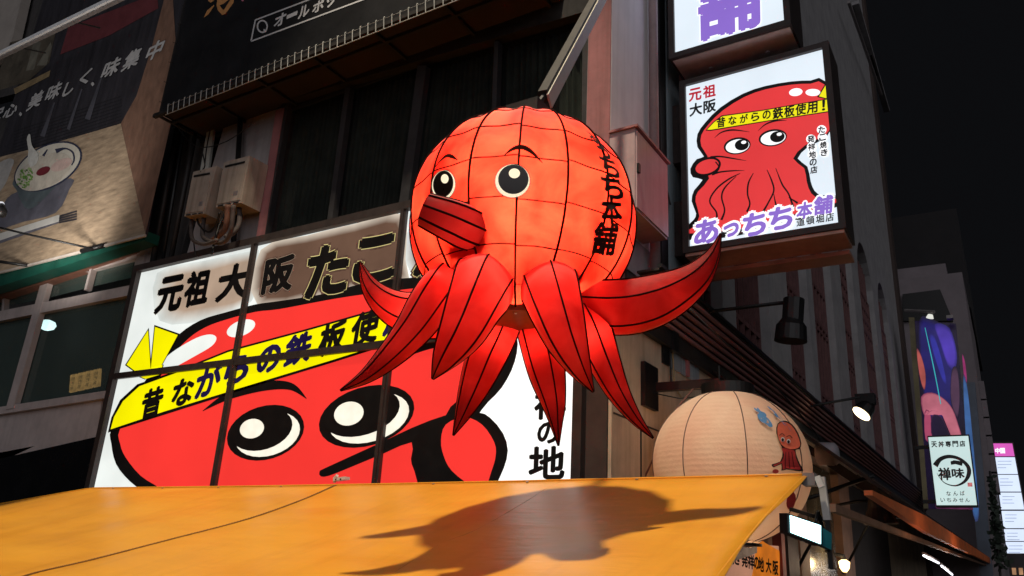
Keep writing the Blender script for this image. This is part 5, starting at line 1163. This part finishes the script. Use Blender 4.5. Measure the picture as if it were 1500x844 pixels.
for i, (y0, y1) in enumerate(rows):
    a0, b0 = edgex(y0); a1, b1 = edgex(y1); m = MB(); m.hexa([onY(*s2(a1+3, y1), YP-.06), onY(*s2(b1-3, y1), YP-.06), onY(*s2(b0-3, y0), YP-.06), onY(*s2(a0+3, y0), YP-.06)], (0, .05, 0), ink('magenta_panel_light', (220, 90, 190), 1, .05) if i == 0 else ink('cold_white_panel_light', (218, 232, 255), 1.05, .03)); m.build('backlit_panel', PS)
A = Art(planeY(YP-.075), TP)
for i, ch in enumerate('中国'): A.glyph_px(ch, 532+i*28, 152, 24, 28, 2, PWW, .04, (1, -.03), (-.1, -1))
PG = ink('pale_blue_text_ink', (150, 165, 200), .9, .2)
rnd = random.Random(2)
for (y0, y1) in rows[1:]:
    a, b = edgex((y0+y1)/2)
    for k in range(3): A.stroke([(a+16, y0+22+k*18), (a+16+rnd.uniform(45, 78), y0+22+k*18)], 3, 2, PG, 1)
A.mb.build('lettering', PS)
FB2 = thing('end_building', 'dark low building closing the street at the right edge', 'building', (3, 62, 0))
m = MB(); m.box((onY(1482, 812, 62).x-1, 62, 0), (9, 70, onY(1480, 812, 62).z), mat('grey_brown_wall', (.09, .08, .085), .8, 0, .3, .5)); m.build('wall', FB2)
for k, px in enumerate((1486, 1496)):
    m = MB(); m.hexa([onY(px-3, 842, 61.95), onY(px+3, 842, 61.95), onY(px+2, 832, 61.95), onY(px-4, 832, 61.95)], (0, .04, 0), ink('window_glow', (200, 150, 110), .8, .3)); m.build('window', FB2)
# ------------------------------------------------------------------ cables, hem, dirt-catching details
m = MB(); m.tube([awn(aR.x-.02-.06*math.sin(min(1, v/3)*math.pi), v)+Vector((0, 0, -.004)) for v in [VL*k/24 for k in range(25)]], .010, ORC, 8); m.build('hem', OA, smooth=True)
m = MB(); m.tube([awn(x0_+(aR.x-x0_)*k/50, .015)+Vector((0, 0, .004)) for k in range(51)], .012, ORC, 8); m.build('hem', OA, smooth=True)
for k in range(9):
    x = aR.x-.35-k*1.25
    if abs(proj(awn(x, .05))[0]-500) < 25: continue
    m = MB(); p = awn(x, .06)+nA*.006; m.tube([p, p+nA*.006], .016, ALU, 12); m.build('eyelet', OA)
CBL = mat('black_cable', (.015, .013, .013), .6)
def cable(pts, r_, label):
    P = [onY(x, y, Y) for x, y, Y in spline(pts, 8)]; m = MB(); m.org = P[0]; m.tube(P, r_, CBL, 6); tag(m.build('cable', smooth=True), label, 'cable')
cable([(930, 150, 9.2), (950, 210, 9.4), (972, 262, 9.8), (982, 300, 9.9)], .014, 'black cable hanging between wall cabinet and lower projecting sign')
cable([(1010, 452, 8.9), (1060, 500, 9.2), (1130, 560, 10.5), (1200, 640, 13)], .012, 'black cable running along the ribbed canopy above the white lantern')
cable([(262, 190, 7.9), (290, 215, 7.9), (330, 208, 7.9), (372, 180, 7.9)], .010, 'sagging black cable above the two water heaters')
